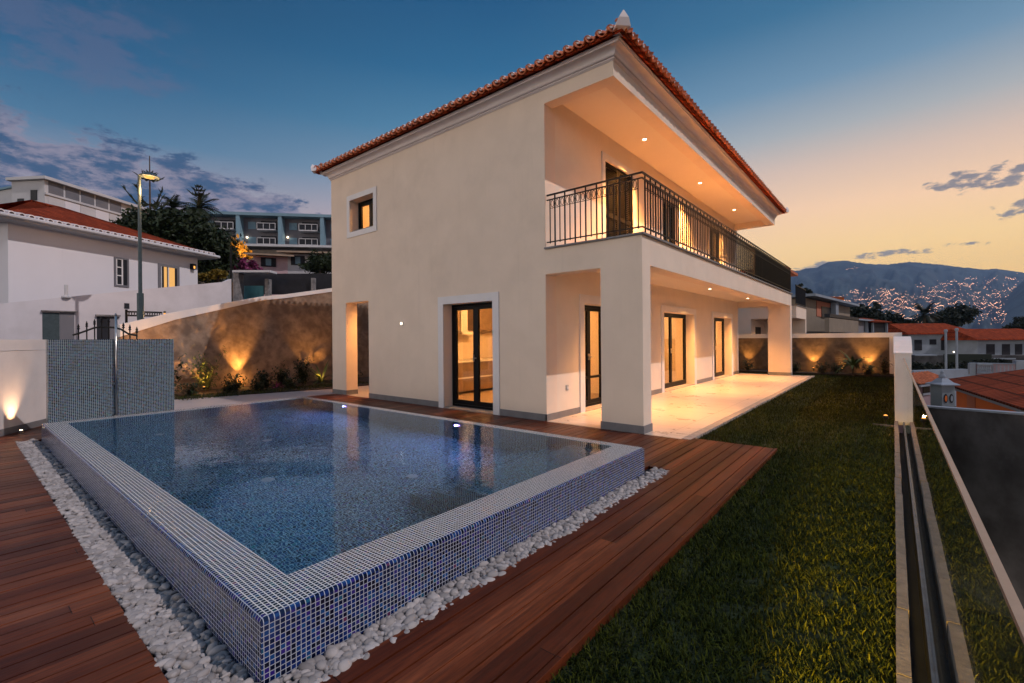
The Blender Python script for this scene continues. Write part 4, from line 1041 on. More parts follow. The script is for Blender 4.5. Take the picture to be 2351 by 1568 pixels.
v_, f_ = grass([(-14.5, -13.5, 3.6, 9.0, 900, 0.07, 0.005)]); v_[:, 2] += 0.09
tag(npmesh('bed_grass', v_, f_, 'grass_blade'), 'strip of dark grass along the front of the planting bed', 'grass', kind='stuff')
# far bed
GF = 'garden spotlights in the far flower bed'
spike((-5.0, 22.55, 0.02), 'garden spotlight seen between the villa wall and the far column', 100, (0, 0.12, 1), 80, GF)
spike((-2.55, 22.6, 0.02), 'garden spotlight just right of the far column', 170, (0, 0.12, 1), 80, GF)
spike((-1.6, 22.65, 0.02), 'dim low garden spotlight between the two brightest on the far wall', 14, (0, 0.5, 0.8), 90, GF)
spike((-0.75, 22.6, 0.02), 'garden spotlight right of the small palm on the far wall', 200, (0, 0.12, 1), 80, GF)
strap_plant('young_palm', (-1.18, 21.6, -0.02), 0.95, 30, 0.045, 'young palm with arching leaves in the far flower bed', 'leaf_mid', 1.5, trunk=0.35, cat='palm')
for i, (x_, h_, r_, lb) in enumerate(((-4.9, .4, .35, 'low shrub at the left end of the far bed'), (-3.1, .38, .35, 'low shrub behind the far column'), (-2.2, .42, .4, 'low shrub between the column and the young palm'), (-1.7, .35, .3, 'low shrub left of the young palm'), (-0.75, .3, .3, 'low shrub right of the young palm'), (-0.25, .62, .32, 'dark bushy shrub in the far right corner of the lawn'))):
    shrub('bed_shrub', (x_, 21.95, 0.02), r_, h_, 120, 0.11, lb, 'leaf_dark', group='shrubs in the far flower bed')
# lawn lamp by the kerb
spike((-0.11, 10.1, -0.03), 'small glowing lamp in the lawn beside the end of the balustrade', 14, (0.0, -0.8, 0.6), 150, 'lamps standing in the lawn')
bo = empty('bollard_lamp', (-0.02, -1.5, -0.05), 0, 'low bollard lamp beside the kerb behind the viewer', 'garden light')
part(MB().tube([(0, 0, 0), (0, 0, 0.62)], 0.035, 10), 'post', 'black_iron', bo); part(MB().lathe((0, 0, 0.62), [(0.045, 0), (0.045, 0.05), (0.03, 0.06)], 12), 'lens', 'lamp_small', bo)
light('SPOT', (0.0, 0.06, 0.60), 5200, (1.0, 0.55, 0.06), 0.04, bo, (-0.032, 1.0, -0.125), 12.5, 1.0)
g = MB(); g.box(-0.28, 0.0, 10.02, 10.05, -0.06, -0.01); struct('lawn_edging', g, 'kerb_stone', 'short stone edging across the lawn by the lamp')

# gate behind the screen wall
GT = empty('garden_gate', (0, 0, 0), 0, 'black wrought iron gate with spear tips and arched rail behind the mosaic screen', 'gate')
def G2(u, v, D=11.0): return dp(u, v, D)
rl = [(168, 769), (185, 764), (215, 753), (232, 750), (262, 752), (278, 756), (296, 767), (314, 770)]
g = MB().tube([G2(*p) for p in rl], 0.022, 6); part(g, 'arched_rail', 'black_iron', GT); part(MB().tube([Vector((G2(168, 0).x, G2(168, 0).y, 0.25)), Vector((G2(314, 0).x, G2(314, 0).y, 0.25))], 0.02, 6), 'bottom_rail', 'black_iron', GT)
for (u, v) in ((180, 744), (199, 738), (217, 733), (233, 727), (249, 727), (283, 741), (298, 746), (314, 751)):
    t_ = G2(u, v); g = MB().tube([Vector((t_.x, t_.y, 0.1)), t_ - Vector((0, 0, 0.10))], 0.014, 6)
    g.lathe((t_.x, t_.y, t_.z - 0.13), [(0.014, 0), (0.035, 0.02), (0.014, 0.04), (0.028, 0.06), (0.003, 0.14)], 6); part(g, 'spear_bar', 'black_iron', GT)

# ================================================================== BACKGROUND, LEFT
class Fac:
    """a vertical facade between two plan points; local x runs along it, local y into the building"""
    def __init__(s, A, B, name, label, cat, group=None, z0=0.0):
        s.A = Vector((A[0], A[1], 0)); s.B = Vector((B[0], B[1], 0)); d = s.B - s.A; s.L = d.length; s.d = d.normalized()
        s.rz = math.atan2(d.y, d.x); s.n = Vector((-s.d.y, s.d.x, 0))
        if s.n.dot(Vector((0, 0, 0)) - s.A) > 0: s.sgn = -1
        else: s.sgn = 1
        s.e = empty(name, (A[0], A[1], z0), s.rz, label, cat, group); s.z0 = z0
    def at(s, u, v):
        r = _ray(u, v); nx, ny = s.n.x, s.n.y
        t = (s.A.x * nx + s.A.y * ny) / (r[0] * nx + r[1] * ny)
        p = Vector(_O + r * t); return (p - s.A).dot(s.d), p.z - s.z0
    def box(s, u0, v0, u1, v1, d0, d1, g=None):
        """picture rectangle (left, top)-(right, bottom) on the facade, depth d0..d1 inwards"""
        a0, z1 = s.at(u0, v0); a1, z0_ = s.at(u1, v1); g = g or MB()
        return g.box(a0, a1, d0 * s.sgn, d1 * s.sgn, z0_, z1)
    def part(s, g, name, mat, parent=None, **k): return g.build(name, mat, parent or s.e, **k)
def pl(u, D): p = dp(u, CY, D); return (p.x, p.y)

# street and hill
g = MB(); g.add([(-16.25, -30, -0.3), (-16.25, 60, 1.2), (-24, 60, 2.5), (-24, -30, 0.4)], [(3, 2, 1, 0)]); struct('street', g, 'asphalt', 'narrow street climbing behind the boundary wall')
nx_, ny_ = 60, 60; V_ = []; F_ = []
for i in range(nx_):
    for j in range(ny_):
        x = -24 - (i / (nx_ - 1)) ** 1.5 * 230; y = -70 + j / (ny_ - 1) * 330
        h = 1.0 + max(0, (-24 - x)) * 0.22 + rng.normal(0, 0.3); h = min(h, 24 + rng.normal(0, 0.6)); V_.append((x, y, h))
for i in range(nx_ - 1):
    for j in range(ny_ - 1): a_ = i * ny_ + j; F_.append((a_, a_ + 1, a_ + ny_ + 1, a_ + ny_))
tag(npmesh('hill', np.array(V_), np.array(F_), 'ground_earth', smooth=True), 'dark hillside rising behind the street on the left', 'hill', kind='structure')

# street wall, sloped top
A, B = pl(-60, 13.3), pl(531, 19.0)
S = Fac(A, B, 'street_wall', 'long white wall with sloping top across the street, below the white house', 'wall')
def zt(u, v): return S.at(u, v)
pts = [S.at(-60, 704), S.at(0, 697), S.at(322, 665), S.at(515, 647), S.at(531, 640)]
g = MB().slab([(pts[0][0], 0, -1)] + [(pts[-1][0], 0, -1)] + [(a_, 0, z) for a_, z in pts[::-1]], (0, 0.3 * S.sgn, 0)); S.part(g, 'wall_face', 'street_wall')
for (u0, v0, u1, v1, mid) in ((97, 717, 171, 800, 137), (222, 727, 270, 800, 252)):
    g = S.box(u0 - 3, v0 - 5, u1 + 5, v0, -0.10, -0.002); S.part(g, 'lintel', 'grey_stone')
    g = S.box(u0, v0, mid, v1, -0.012, -0.003); S.part(g, 'gate_door', 'far_dark' if mid == 252 else 'lamp_pole'); g = S.box(mid, v0, u1, v1, -0.010, -0.003); S.part(g, 'door_reveal', 'panel_grey')
g = S.box(285, 696, 297, 709, -0.01, -0.003); S.part(g, 'meter_box', 'far_dark')
# small vent pipe on top of the wall
t_ = S.at(152, 682); 
VP = empty('vent_pipe', tuple(Vector((S.A.x, S.A.y, 0)) + S.d * t_[0]) , 0, 'short pale vent pipe standing on the street wall', 'pipe'); VP.location.z = 0
zz0 = t_[1]; zz1 = S.at(152, 654)[1]
part(MB().tube([(0, 0, zz0), (0, 0, zz1)], 0.05, 8).lathe((0, 0, zz0 - 0.02), [(0.12, 0), (0.12, 0.04), (0.05, 0.06)], 10), 'pipe', 'far_white', VP)

# black iron fence and lamp on the boundary wall
IF_ = empty('iron_fence', (0, 0, 0), 0, 'short black iron fence with wave pattern above the boundary wall', 'fence')
a_, b_ = dp(290, 715, 14.2), dp(372, 717, 15.2)
g = MB().tube([a_, b_], 0.02, 6).tube([a_ - Vector((0, 0, .13)), b_ - Vector((0, 0, .13))], 0.02, 6).tube([a_ - Vector((0, 0, .45)), a_ + Vector((0, 0, 0.06))], 0.035, 6); part(g, 'rails', 'black_iron', IF_)
g = MB()
for k in range(14):
    q = a_.lerp(b_, (k + 0.5) / 14) - Vector((0, 0, 0.065)); dd_ = (b_ - a_).normalized()
    g.tube([q + dd_ * 0.035 * math.cos(t) + Vector((0, 0, 0.05 * math.sin(t))) for t in [2 * PI * j / 8 for j in range(9)]], 0.01, 4, False)
part(g, 'wave_pattern', 'black_iron', IF_)
WLm = empty('wall_lamp', dp(378, 717, 14.6), 0, 'small bright lamp on the boundary wall beside the iron fence', 'lamp')
part(MB().lathe((0, 0, -0.03), [(0.03, 0), (0.035, 0.05), (0.015, 0.07)], 10), 'housing', 'black_iron', WLm); part(MB().lathe((0, 0, -0.075), [(0.02, 0), (0.03, 0.03), (0.03, 0.044)], 10), 'bulb', 'lamp_warm', WLm)
light('POINT', (0.06, 0, -0.10), 9, (1.0, 0.55, 0.25), 0.04, WLm)

# white house
A, B = pl(20, 15.2), pl(455, 22.0)
W = Fac(A, B, 'white_house', 'long white house with red hip roof, stone framed windows and white eaves', 'house')
zt_ = W.at(455, 592)[1]
hd = 8.0 * W.sgn
g = MB().box(0, W.L, 0, hd, -1.5, zt_); W.part(g, 'wall', 'house_white')
# eaves, gutter and roof
o_ = 0.62
x0, x1, y0, y1 = -o_, W.L + o_, -o_ * W.sgn, hd + o_ * W.sgn
def hipbox(Fc, x0, x1, y0, y1, zb, rise, mat, name='roof', ridge_in=None):
    d = (y1 - y0) / 2; r_ = abs(d) if ridge_in is None else ridge_in
    v = [(x0, y0, zb), (x1, y0, zb), (x1, y1, zb), (x0, y1, zb), (x0 + r_, y0 + d, zb + rise), (x1 - r_, y0 + d, zb + rise)]
    o = None
    for pl_, ax in (((0, 1, 5, 4), 0), ((1, 2, 5), 1), ((2, 3, 4, 5), 0), ((3, 0, 4), 1)):
        g = MB().slab([v[i] for i in pl_], (0, 0, -0.06)); f_ = (lambda p: (p.x, p.y * 1.05)) if ax == 0 else (lambda p: (p.y, p.x * 1.05))
        o = g.build(name, mat, Fc.e, uv=f_)
    return o
hipbox(W, x0, x1, y0, y1, zt_ + 0.16, 1.75, 'roof_tiles', 'roof_slope')
g = MB().box(x0 + 0.05, x1 - 0.05, min(y0, y1) + 0.05, max(y0, y1) - 0.05, zt_ - 0.0, zt_ + 0.12); W.part(g, 'eaves', 'far_white')
ygut = y0
g = MB().tube([(x0, ygut, zt_ + 0.10), (x1, ygut, zt_ + 0.10)], 0.07, 8); W.part(g, 'gutter', 'far_white')
g = MB(); n = int((x1 - x0) / 0.26)
for k in range(n):
    xc = x0 + 0.13 + k * 0.26; sg = W.sgn
    for j in range(7):
        a0_, a1_ = PI * j / 7, PI * (j + 1) / 7
        p_ = [(xc + r * math.cos(t), ygut + 0.02 * sg, zt_ + 0.17 + r * math.sin(t)) for r, t in ((0.10, a0_), (0.10, a1_), (0.065, a1_), (0.065, a0_))]
        g.slab(p_, (0, 0.35 * sg, 0.06))
W.part(g, 'eave_tiles', 'cornice_white')
def stonewin(Fc, u0, v0, u1, v1, fr=4, kind='sash'):
    a0, z1 = Fc.at(u0, v0); a1, z0_ = Fc.at(u1, v1); sg = Fc.sgn; b = (a1 - a0) * 0.12
    g = MB(); 
    for q in ((a0, a0 + b, z0_, z1), (a1 - b, a1, z0_, z1), (a0 + b, a1 - b, z1 - b, z1), (a0 + b, a1 - b, z0_, z0_ + b)): g.box(q[0], q[1], -0.04 * sg, 0.0, q[2], q[3])
    o = Fc.part(g, 'window_surround', 'panel_grey')
    Fc.part(MB().box(a0 + b, a1 - b, -0.006 * sg, -0.002 * sg, z0_ + b, z1 - b), 'pane', 'far_dark', o)
    g = MB(); am = a0 + b + (a1 - a0 - 2 * b) * (0.62 if kind == 'sash' else 0.5)
    c0, c1 = a0 + b, am
    for q in ((c0, c0 + 0.04, z0_ + b, z1 - b), (c1 - 0.05, c1, z0_ + b, z1 - b)): g.box(q[0], q[1], -0.03 * sg, -0.007 * sg, q[2], q[3])
    if kind == 'sash':
        for t in (0.0, 0.36, 0.68, 1.0):
            zc = z0_ + b + (z1 - z0_ - 2 * b) * t; g.box(c0, c1, -0.031 * sg, -0.0071 * sg, zc - 0.02, zc + 0.02)
    Fc.part(g, 'sash', 'trim_white', o); return o
stonewin(W, 261, 589, 295, 660)
stonewin(W, 362, 604, 411, 672, kind='door')
W.part(W.box(376, 612, 383, 668, -0.012, -0.007), 'lit_pane', 'window_lit'); W.part(W.box(386, 612, 401, 668, -0.012, -0.007), 'lit_pane', 'window_lit')
a_, z_ = W.at(440, 612); o = W.part(MB().box(a_ - 0.09, a_ + 0.09, -0.16 * W.sgn, 0, z_ - 0.14, z_ + 0.12), 'wall_lantern', 'black_iron'); W.part(MB().box(a_ - 0.04, a_ + 0.04, -0.165 * W.sgn, -0.161 * W.sgn, z_ - 0.10, z_ + 0.02), 'lantern_glass', 'lamp_small', o)

# street lamp
bp_ = dp(323, CY, 13.9); SL = empty('street_lamp', (bp_.x, bp_.y, 0), 0, 'tall street lamp with glowing head in front of the white house', 'street lamp')
zt1 = dp(323, 402, 13.9).z; ed = Vector((_R0[0], _R0[1], 0))
g = MB().tube([(0, 0, 0), (0, 0, 2.95)], 0.085, 10).tube([(0, 0, 2.95), (0, 0, zt1)], [0.05, 0.042], 10); part(g, 'pole', 'lamp_pole', SL)
g = MB().tube([(0, 0, zt1 - 0.04), ed * 0.30 + Vector((0, 0, zt1 - 0.02))], 0.03, 8); part(g, 'arm', 'lamp_pole', SL)
hp = ed * 0.30 + Vector((0, 0, zt1 - 0.03))
part(MB().lathe(hp, [(0.03, 0.10), (0.10, 0.09), (0.26, -0.02), (0.25, -0.03)][::-1], 14), 'shade', 'lamp_pole', SL)
part(MB().lathe(hp, [(0.02, -0.07), (0.10, -0.06), (0.13, -0.035), (0.13, -0.028)], 14), 'bulb', 'lamp_warm', SL)
light('POINT', tuple(hp + Vector((0, 0, -0.40))), 120, (1.0, 0.50, 0.2), 0.1, SL)

# modern terrace block up the hill
A, B = pl(105, 40.0), pl(410, 54.0)
Bk = Fac(A, B, 'apartment_block', 'pale modern block with a strip of grey windows above white panels, on the hill', 'building')
zt_ = Bk.at(105, 407)[1]; zb_ = zt_ - 9; sg = Bk.sgn
g = MB().box(0, Bk.L, 0, 3.2 * sg, zb_, zt_ - 0.25); Bk.part(g, 'wall', 'far_white'); 
g = MB().box(-0.3, Bk.L + 0.2, -0.4 * sg, 3.4 * sg, zt_ - 0.25, zt_); Bk.part(g, 'roof', 'far_white')
us = [109, 148, 184, 218, 250, 280]
ctop = [418, 425, 433, 441, 448, 455]
a_all = [Bk.at(u, 500)[0] for u in us]; z1 = Bk.at(109, 407)[1] - 0.26; z0_ = Bk.at(109, 442)[1]
for k in range(5): Bk.part(MB().box(a_all[k] + 0.10, a_all[k + 1] - 0.10, -0.05 * sg, 0.0, z0_, z1), 'window', 'panel_grey')
Bk.part(MB().box(0, a_all[-1], -0.12 * sg, 0.0, z0_ - 0.22, z0_ - 0.03), 'ledge', 'far_white')
for k in range(5): Bk.part(MB().box(a_all[k] + 0.05, a_all[k + 1] - 0.05, -0.03 * sg, 0.0, z0_ - 2.4, z0_ - 0.30), 'wall_panel', 'house_white' if k % 2 else 'far_white')
# side face of the block is turned away to the left: two small windows
for (y_, z_) in ((0.7, zt_ - 1.5), (2.0, zt_ - 2.2)): Bk.part(MB().box(-0.05, 0.02, y_ * sg, (y_ + 0.6) * sg, z_ - 0.5, z_ + 0.4), 'side_window', 'far_dark')
A, B = pl(-60, 52.0), pl(52, 49.0)
B2 = Fac(A, B, 'apartment_block', 'low pale block at the far left edge behind the red roof', 'building')
zt_ = B2.at(20, 434)[1]; g = MB().box(0, B2.L, 0, 8 * B2.sgn, zt_ - 10, zt_); B2.part(g, 'wall', 'far_white'); g = MB().box(-0.2, B2.L + 0.2, -0.2 * B2.sgn, 8 * B2.sgn, zt_, zt_ + 0.2); B2.part(g, 'roof', 'far_blue')

# hotel with balconies
A, B = pl(455, 79), pl(830, 83)
Ho = Fac(A, B, 'hotel', 'long blue grey hotel with white fins, glass balconies and flat roof', 'hotel'); sg = Ho.sgn
zt_ = Ho.at(620, 489)[1]; zs = Ho.at(620, 561)[1]
g = MB().box(0, Ho.L, 1.6 * sg, 12 * sg, zs - 14, zt_ - 0.4); Ho.part(g, 'wall', 'panel_grey')
g = MB().box(-0.3, Ho.L + 0.3, -0.2 * sg, 12.3 * sg, zt_ - 0.5, zt_); Ho.part(g, 'roof', 'far_blue')
g = MB().box(-0.1, Ho.L, -0.3 * sg, 1.6 * sg, zs - 0.4, zs); Ho.part(g, 'terrace_slab', 'far_white')
au = [Ho.at(u, 500)[0] for u in (449, 546, 642.5, 739, 836)]
for a_ in au: Ho.part(MB().box(a_ - 0.3, a_ + 0.3, -0.1 * sg, 1.6 * sg, zs, zt_ - 0.5), 'fin', 'far_blue')
for k in range(4):
    b0, b1 = au[k] + 0.6, au[k + 1] - 0.5; wd = b1 - b0
    for (vt, vb) in ((503, 526), (538, 560)):
        z1 = Ho.at(620, vt)[1]; z0_ = Ho.at(620, vb)[1]
        Ho.part(MB().box(b0 + wd * 0.45, b1 - wd * 0.1, 1.5 * sg, 1.6 * sg, z0_, z1), 'balcony_door', 'far_dark')
        o = Ho.part(MB().box(b0 + wd * 0.42, b1 - wd * 0.05, 0.1 * sg, 1.5 * sg, z0_ - 0.15, z0_ + 0.05), 'balcony', 'far_white')
        Ho.part(MB().box(b0 + wd * 0.42, b1 - wd * 0.05, 0.1 * sg, 0.2 * sg, z0_ + 0.06, z0_ + 1.0), 'balcony_glass', 'far_dark', o)
        g = MB(); 
        for t in (0.42, 0.6, 0.78, 0.94): g.box(b0 + wd * t, b0 + wd * t + 0.08, 0.02 * sg, 0.1 * sg, z0_ + 0.05, z0_ + 1.1)
        g.box(b0 + wd * 0.42, b1 - wd * 0.05, 0.02 * sg, 0.1 * sg, z0_ + 1.0, z0_ + 1.1); Ho.part(g, 'balcony_rail', 'far_white', o)
        Ho.part(MB().box(b0 + wd * 0.08, b0 + wd * 0.30, 1.5 * sg, 1.6 * sg, z0_ + 0.3, z1 - 0.2), 'window', 'far_blue')
Ho.part(MB().box(b0 - 14, b0 - 2, 0.5 * sg, 1.5 * sg, zs - 3.3, zs - 0.9), 'lit_base', 'tan_paint')
a_ = Ho.at(700, 487)[0]; g = MB().slab([(a_ - 4.5, 2 * sg, zt_), (a_ + 5, 2 * sg, zt_), (a_ + 3, 2 * sg, zt_ + 0.45), (a_ + 1, 2 * sg, zt_ + 0.6), (a_ - 1.5, 2 * sg, zt_ + 0.6), (a_ - 3, 2 * sg, zt_ + 0.4)], (0, 6 * sg, 0)); Ho.part(g, 'roof_dome', 'far_blue')
for u in (560, 655):
    a_, z_ = Ho.at(u, 541); o = Ho.part(MB().lathe((a_, 1.3 * sg, z_), [(0.14, -0.1), (0.14, 0.1)], 8), 'wall_light', 'lamp_white')

# bungalows below the hotel
for (ua, ub, D, vt, vb, mat, lb, wins) in ((584, 662, 42, 588, 634, 'pink_paint', 'pinkish bungalow with dark shuttered window below the hotel', ((599, 591, 634, 613),)), (662, 800, 43, 583, 632, 'far_white', 'pale bungalow with sloping roof and dark shuttered window beside the villa', ((650.5 + 12, 588, 650.5 + 0, 588), (668, 587, 700, 609)))):
    A, B = pl(ua, D), pl(ub, D + 1); Hb = Fac(A, B, 'bungalow', lb, 'house'); sg = Hb.sgn
    z1 = Hb.at(ua, vt)[1]; z0_ = Hb.at(ua, vb)[1] - 4
    Hb.part(MB().box(0, Hb.L, 0, 7 * sg, z0_, z1), 'wall', mat)
    g = MB(); g.slab([(-0.7, -0.9 * sg, z1), (Hb.L + 0.6, -0.9 * sg, z1 + 0.0), (Hb.L + 0.6, 3.5 * sg, z1 + 0.55), (-0.7, 3.5 * sg, z1 + 0.55)], (0, 0, 0.14)); Hb.part(g, 'roof', 'roof_dull')
    for (w0, v0, w1, v1) in wins:
        if w1 <= w0: continue
        a0, za = Hb.at(w0, v0); a1, zb = Hb.at(w1, v1); o = Hb.part(MB().box(a0, a1, -0.06 * sg, 0, zb, za), 'shutter', 'far_dark')
        am = (a0 + a1) / 2; Hb.part(MB().box(am - 0.22, am + 0.22, -0.07 * sg, -0.061 * sg, zb + 0.1, za - 0.1), 'window', 'far_blue', o)
# stone gate posts, netting and teal sheet behind the street wall
Fg = empty('garden_fence', (0, 0, 0), 0, 'stone posts with dark netting and teal sheet behind the street wall', 'fence')
def quadf(name, u0, v0, u1, v1, D, mat, th=0.06, D2=None):
    D2 = D2 or D; p = [dp(u0, v1, D), dp(u1, v1, D2), dp(u1, v0, D2), dp(u0, v0, D)]
    p[2].z = dp(u1, v0, D2).z
    n_ = Vector((_F[0], _F[1], 0)); return part(MB().slab(p, n_ * th), name, mat, Fg)
quadf('post', 535, 625, 548, 760, 20.2, 'grey_stone', 0.4); quadf('post', 716 - 2, 638, 722, 760, 21.6, 'grey_stone', 0.3); quadf('post', 592 + 16, 640, 614 + 2, 760, 20.8, 'grey_stone', 0.3)
quadf('netting', 548, 628, 762, 676, 21.2, 'far_dark', 0.03, 21.9); quadf('sheet', 549, 656, 605, 690, 20.9, 'teal_sheet', 0.03)
quadf('capping', 533, 620, 620, 625, 20.1, 'far_white', 0.6)
g = MB().tube([dp(531, 700, 24), dp(530, 565, 24)], 0.05, 6); LPp = tag(g.build('pole', 'black_iron'), 'thin dark pole in front of the pink bougainvillea', 'pole')

# ---- trees
def crown_mesh(blobs, n, ls, clump=0.22, flat=1.0):
    """many leaf faces gathered in clumps over the shells of ellipsoid blobs [(x,y,z,rx,ry,rz)]"""
    bl = np.array(blobs, float); vol = bl[:, 3] * bl[:, 4] + bl[:, 5] * bl[:, 3]; pr_ = vol / vol.sum()
    nc = max(10, n // 55); idx = rng.choice(len(bl), nc, p=pr_)
    d = rng.normal(size=(nc, 3)); d /= np.linalg.norm(d, axis=1)[:, None]; rad = rng.uniform(0.55, 1.04, nc)[:, None]
    cc = bl[idx, :3] + d * rad * bl[idx, 3:6]; cr = bl[idx, 3:6].min(1) * clump * rng.uniform(0.7, 1.6, nc)
    k = rng.integers(0, nc, n); P = cc[k] + rng.normal(size=(n, 3)) * cr[k][:, None] * np.array([1, 1, 0.7])
    a_ = rng.normal(size=(n, 3)); a_ /= np.linalg.norm(a_, axis=1)[:, None]
    b_ = np.cross(a_, rng.normal(size=(n, 3))); b_ /= np.linalg.norm(b_, axis=1)[:, None]
    s = ls * rng.uniform(0.5, 1.4, n)[:, None]
    Q = np.stack([P - a_ * s, P + b_ * s * 0.45, P + a_ * s, P - b_ * s * 0.45], 1).reshape(-1, 3)
    return Q, (np.arange(n) * 4)[:, None] + np.arange(4)[None]
def tree(name, loc, blobs, n, ls, label, mat='leaf_dark', th=None, group=None, cat='tree', clump=0.22):
    e = empty(name, loc, 0, label, cat, group)
    v, f = crown_mesh(blobs, n, ls, clump); npmesh('crown', v, f, mat, e)
    zt = min(b[2] for b in blobs); g = MB(); r = th or 0.12 * max(b[3] for b in blobs)
    g.tube([(0, 0, -1.5), (0.05, 0, zt * 0.5), (0, 0.05, zt)], [r, r * 0.8, r * 0.55], 8)
    for b in blobs: g.tube([(0, 0, zt * 0.7), (b[0] * 0.5, b[1] * 0.5, (zt * 0.7 + b[2]) / 2), (b[0], b[1], b[2])], [r * 0.5, r * 0.35, r * 0.12], 5)
    part(g, 'trunk', 'trunk', e); return e
def px2m(px, D): return px * D / FOC
def dtree(name, D, u, vtop, vbot, ublobs, n, ls, label, **k):
    """ublobs: (u, v, half width px, half height px)"""
    q = dp(u, vbot, D); b0 = []
    for (bu, bv, hw_, hh_) in ublobs:
        c = dp(bu, bv, D); r = px2m(hw_, D); b0.append((c.x - q.x, c.y - q.y, c.z - q.z, r, r, px2m(hh_, D)))
    return tree(name, tuple(q), b0, n, ls, label, **k)
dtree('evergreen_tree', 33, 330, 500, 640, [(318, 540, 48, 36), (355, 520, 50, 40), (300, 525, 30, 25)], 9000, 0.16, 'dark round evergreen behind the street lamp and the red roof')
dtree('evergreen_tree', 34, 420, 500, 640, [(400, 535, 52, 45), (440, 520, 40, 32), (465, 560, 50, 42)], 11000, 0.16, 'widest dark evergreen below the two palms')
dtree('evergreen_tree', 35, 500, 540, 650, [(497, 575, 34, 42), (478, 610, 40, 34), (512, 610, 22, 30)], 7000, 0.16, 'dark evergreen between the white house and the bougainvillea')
dtree('golden_tree', 48, 540, 545, 620, [(530, 572, 24, 22), (553, 582, 18, 17)], 3500, 0.22, 'golden leaved tree lit by a lamp in front of the hotel', mat='leaf_yellow')
q = dp(552, 570, 46); light('POINT', tuple(q), 700, (1.0, 0.42, 0.12), 0.4)
dtree('bougainvillea', 40, 560, 600, 640, [(545, 607, 26, 12), (575, 612, 26, 12)], 2600, 0.16, 'purple pink bougainvillea hedge left of the pinkish bungalow', mat='leaf_purple', cat='shrub')
dtree('garden_shrub', 36, 735, 590, 640, [(722, 610, 26, 22), (750, 606, 20, 20)], 3200, 0.13, 'leafy bush in front of the pale bungalow beside the villa')
dtree('garden_shrub', 24, 500, 625, 640, [(480, 632, 24, 9), (505, 628, 18, 8)], 1400, 0.11, 'dry low bush behind the right end of the street wall', mat='leaf_yellow')
def palm(name, u, v, D, r, n, label, hbot=9.0, mat='leaf_palm'):
    q = dp(u, v, D); e = empty(name, (q.x, q.y, q.z - hbot), 0, label, 'palm tree'); g = MB()
    for i in range(n):
        an = 2 * PI * i / n + rng.uniform(-.2, .2); el_ = rng.uniform(-0.5, 1.35); L = r * rng.uniform(0.8, 1.1)
        p = Vector((0, 0, hbot)); d = Vector((math.cos(an) * math.cos(el_), math.sin(an) * math.cos(el_), math.sin(el_)))
        s_ = d.cross(Vector((0, 0, 1))).normalized(); prev = p.copy()
        for k in range(9):
            d = (d + Vector((0, 0, -0.14))).normalized(); nxt = prev + d * (L / 9); ll = r * 0.30 * math.sin(PI * (0.15 + 0.8 * k / 9)); 
            for sg_ in (1, -1):
                tip = nxt + s_ * sg_ * ll + d * ll * 0.5 + Vector((0, 0, -ll * 0.35)); up_ = d * (L / 9 * 0.42)
                g.add([prev + up_ * 0.2, prev + up_ * 1.9, tip], [(0, 1, 2)])
                tip2 = nxt + s_ * sg_ * ll * 0.9 + d * ll * 0.8 + Vector((0, 0, -ll * 0.2)); g.add([prev + d * (L / 18), prev + d * (L / 9), tip2], [(0, 1, 2)])
            prev = nxt
    part(g, 'fronds', mat, e)
    part(MB().tube([(0, 0, 0), (0.1, 0, hbot * 0.5), (0, 0, hbot)], [r * 0.10, r * 0.075, r * 0.10], 8), 'trunk', 'trunk', e)
    return e
palm('palm_tree', 398, 478, 50, 1.9, 34, 'smaller round headed palm left of the taller one on the hill')
palm('palm_tree', 457, 478, 50, 2.2, 40, 'taller palm right of the smaller one, beside the hotel')
def norfolk(u, vtop, vbot, D, whorls, label):
    q = dp(u, vbot, D); top = dp(u, vtop, D).z - q.z; e = empty('norfolk_pine', tuple(q), 0, label, 'tree'); g = MB()
    part(MB().tube([(0, 0, -6), (0, 0, top)], [0.16, 0.04], 7), 'trunk', 'trunk', e)
    for v, wpx, up_ in whorls:
        z = dp(u, v, D).z - q.z; L = px2m(wpx, D)
        for k in range(6):
            an = PI / 3 * k + 0.3; d = Vector((math.cos(an), math.sin(an), 0)); 
            P_ = [Vector((0, 0, z)), Vector((0, 0, z)) + d * L * 0.5 + Vector((0, 0, -0.02 * L)), Vector((0, 0, z)) + d * L + Vector((0, 0, up_ * L))]
            g.tube(P_, [0.04, 0.09, 0.03], 6)
            for j in range(26):
                t = rng.uniform(0.25, 1.0); b = P_[0].lerp(P_[1], t * 2) if t < .5 else P_[1].lerp(P_[2], t * 2 - 1)
                tip = b + Vector(rng.normal(0, 0.16 * L * 0.9, 3)) * 0.6 + Vector((0, 0, 0.12 * L)) + d * 0.08 * L; s_ = Vector(rng.normal(0, 1, 3)).normalized() * 0.05 * L
                g.add([b - s_, b + s_, tip], [(0, 1, 2)])
    part(g, 'branches', 'leaf_palm', e); return e
norfolk(345, 358, 540, 44, [(398, 12, .3), (412, 26, .35), (470, 46, .65), (505, 44, 0.3)], 'sparse norfolk pine with upturned branches behind the street lamp')
norfolk(457, 424, 540, 54, [(428, 8, .3), (437, 14, .35), (448, 22, .4)], 'norfolk pine top rising out of the taller palm')

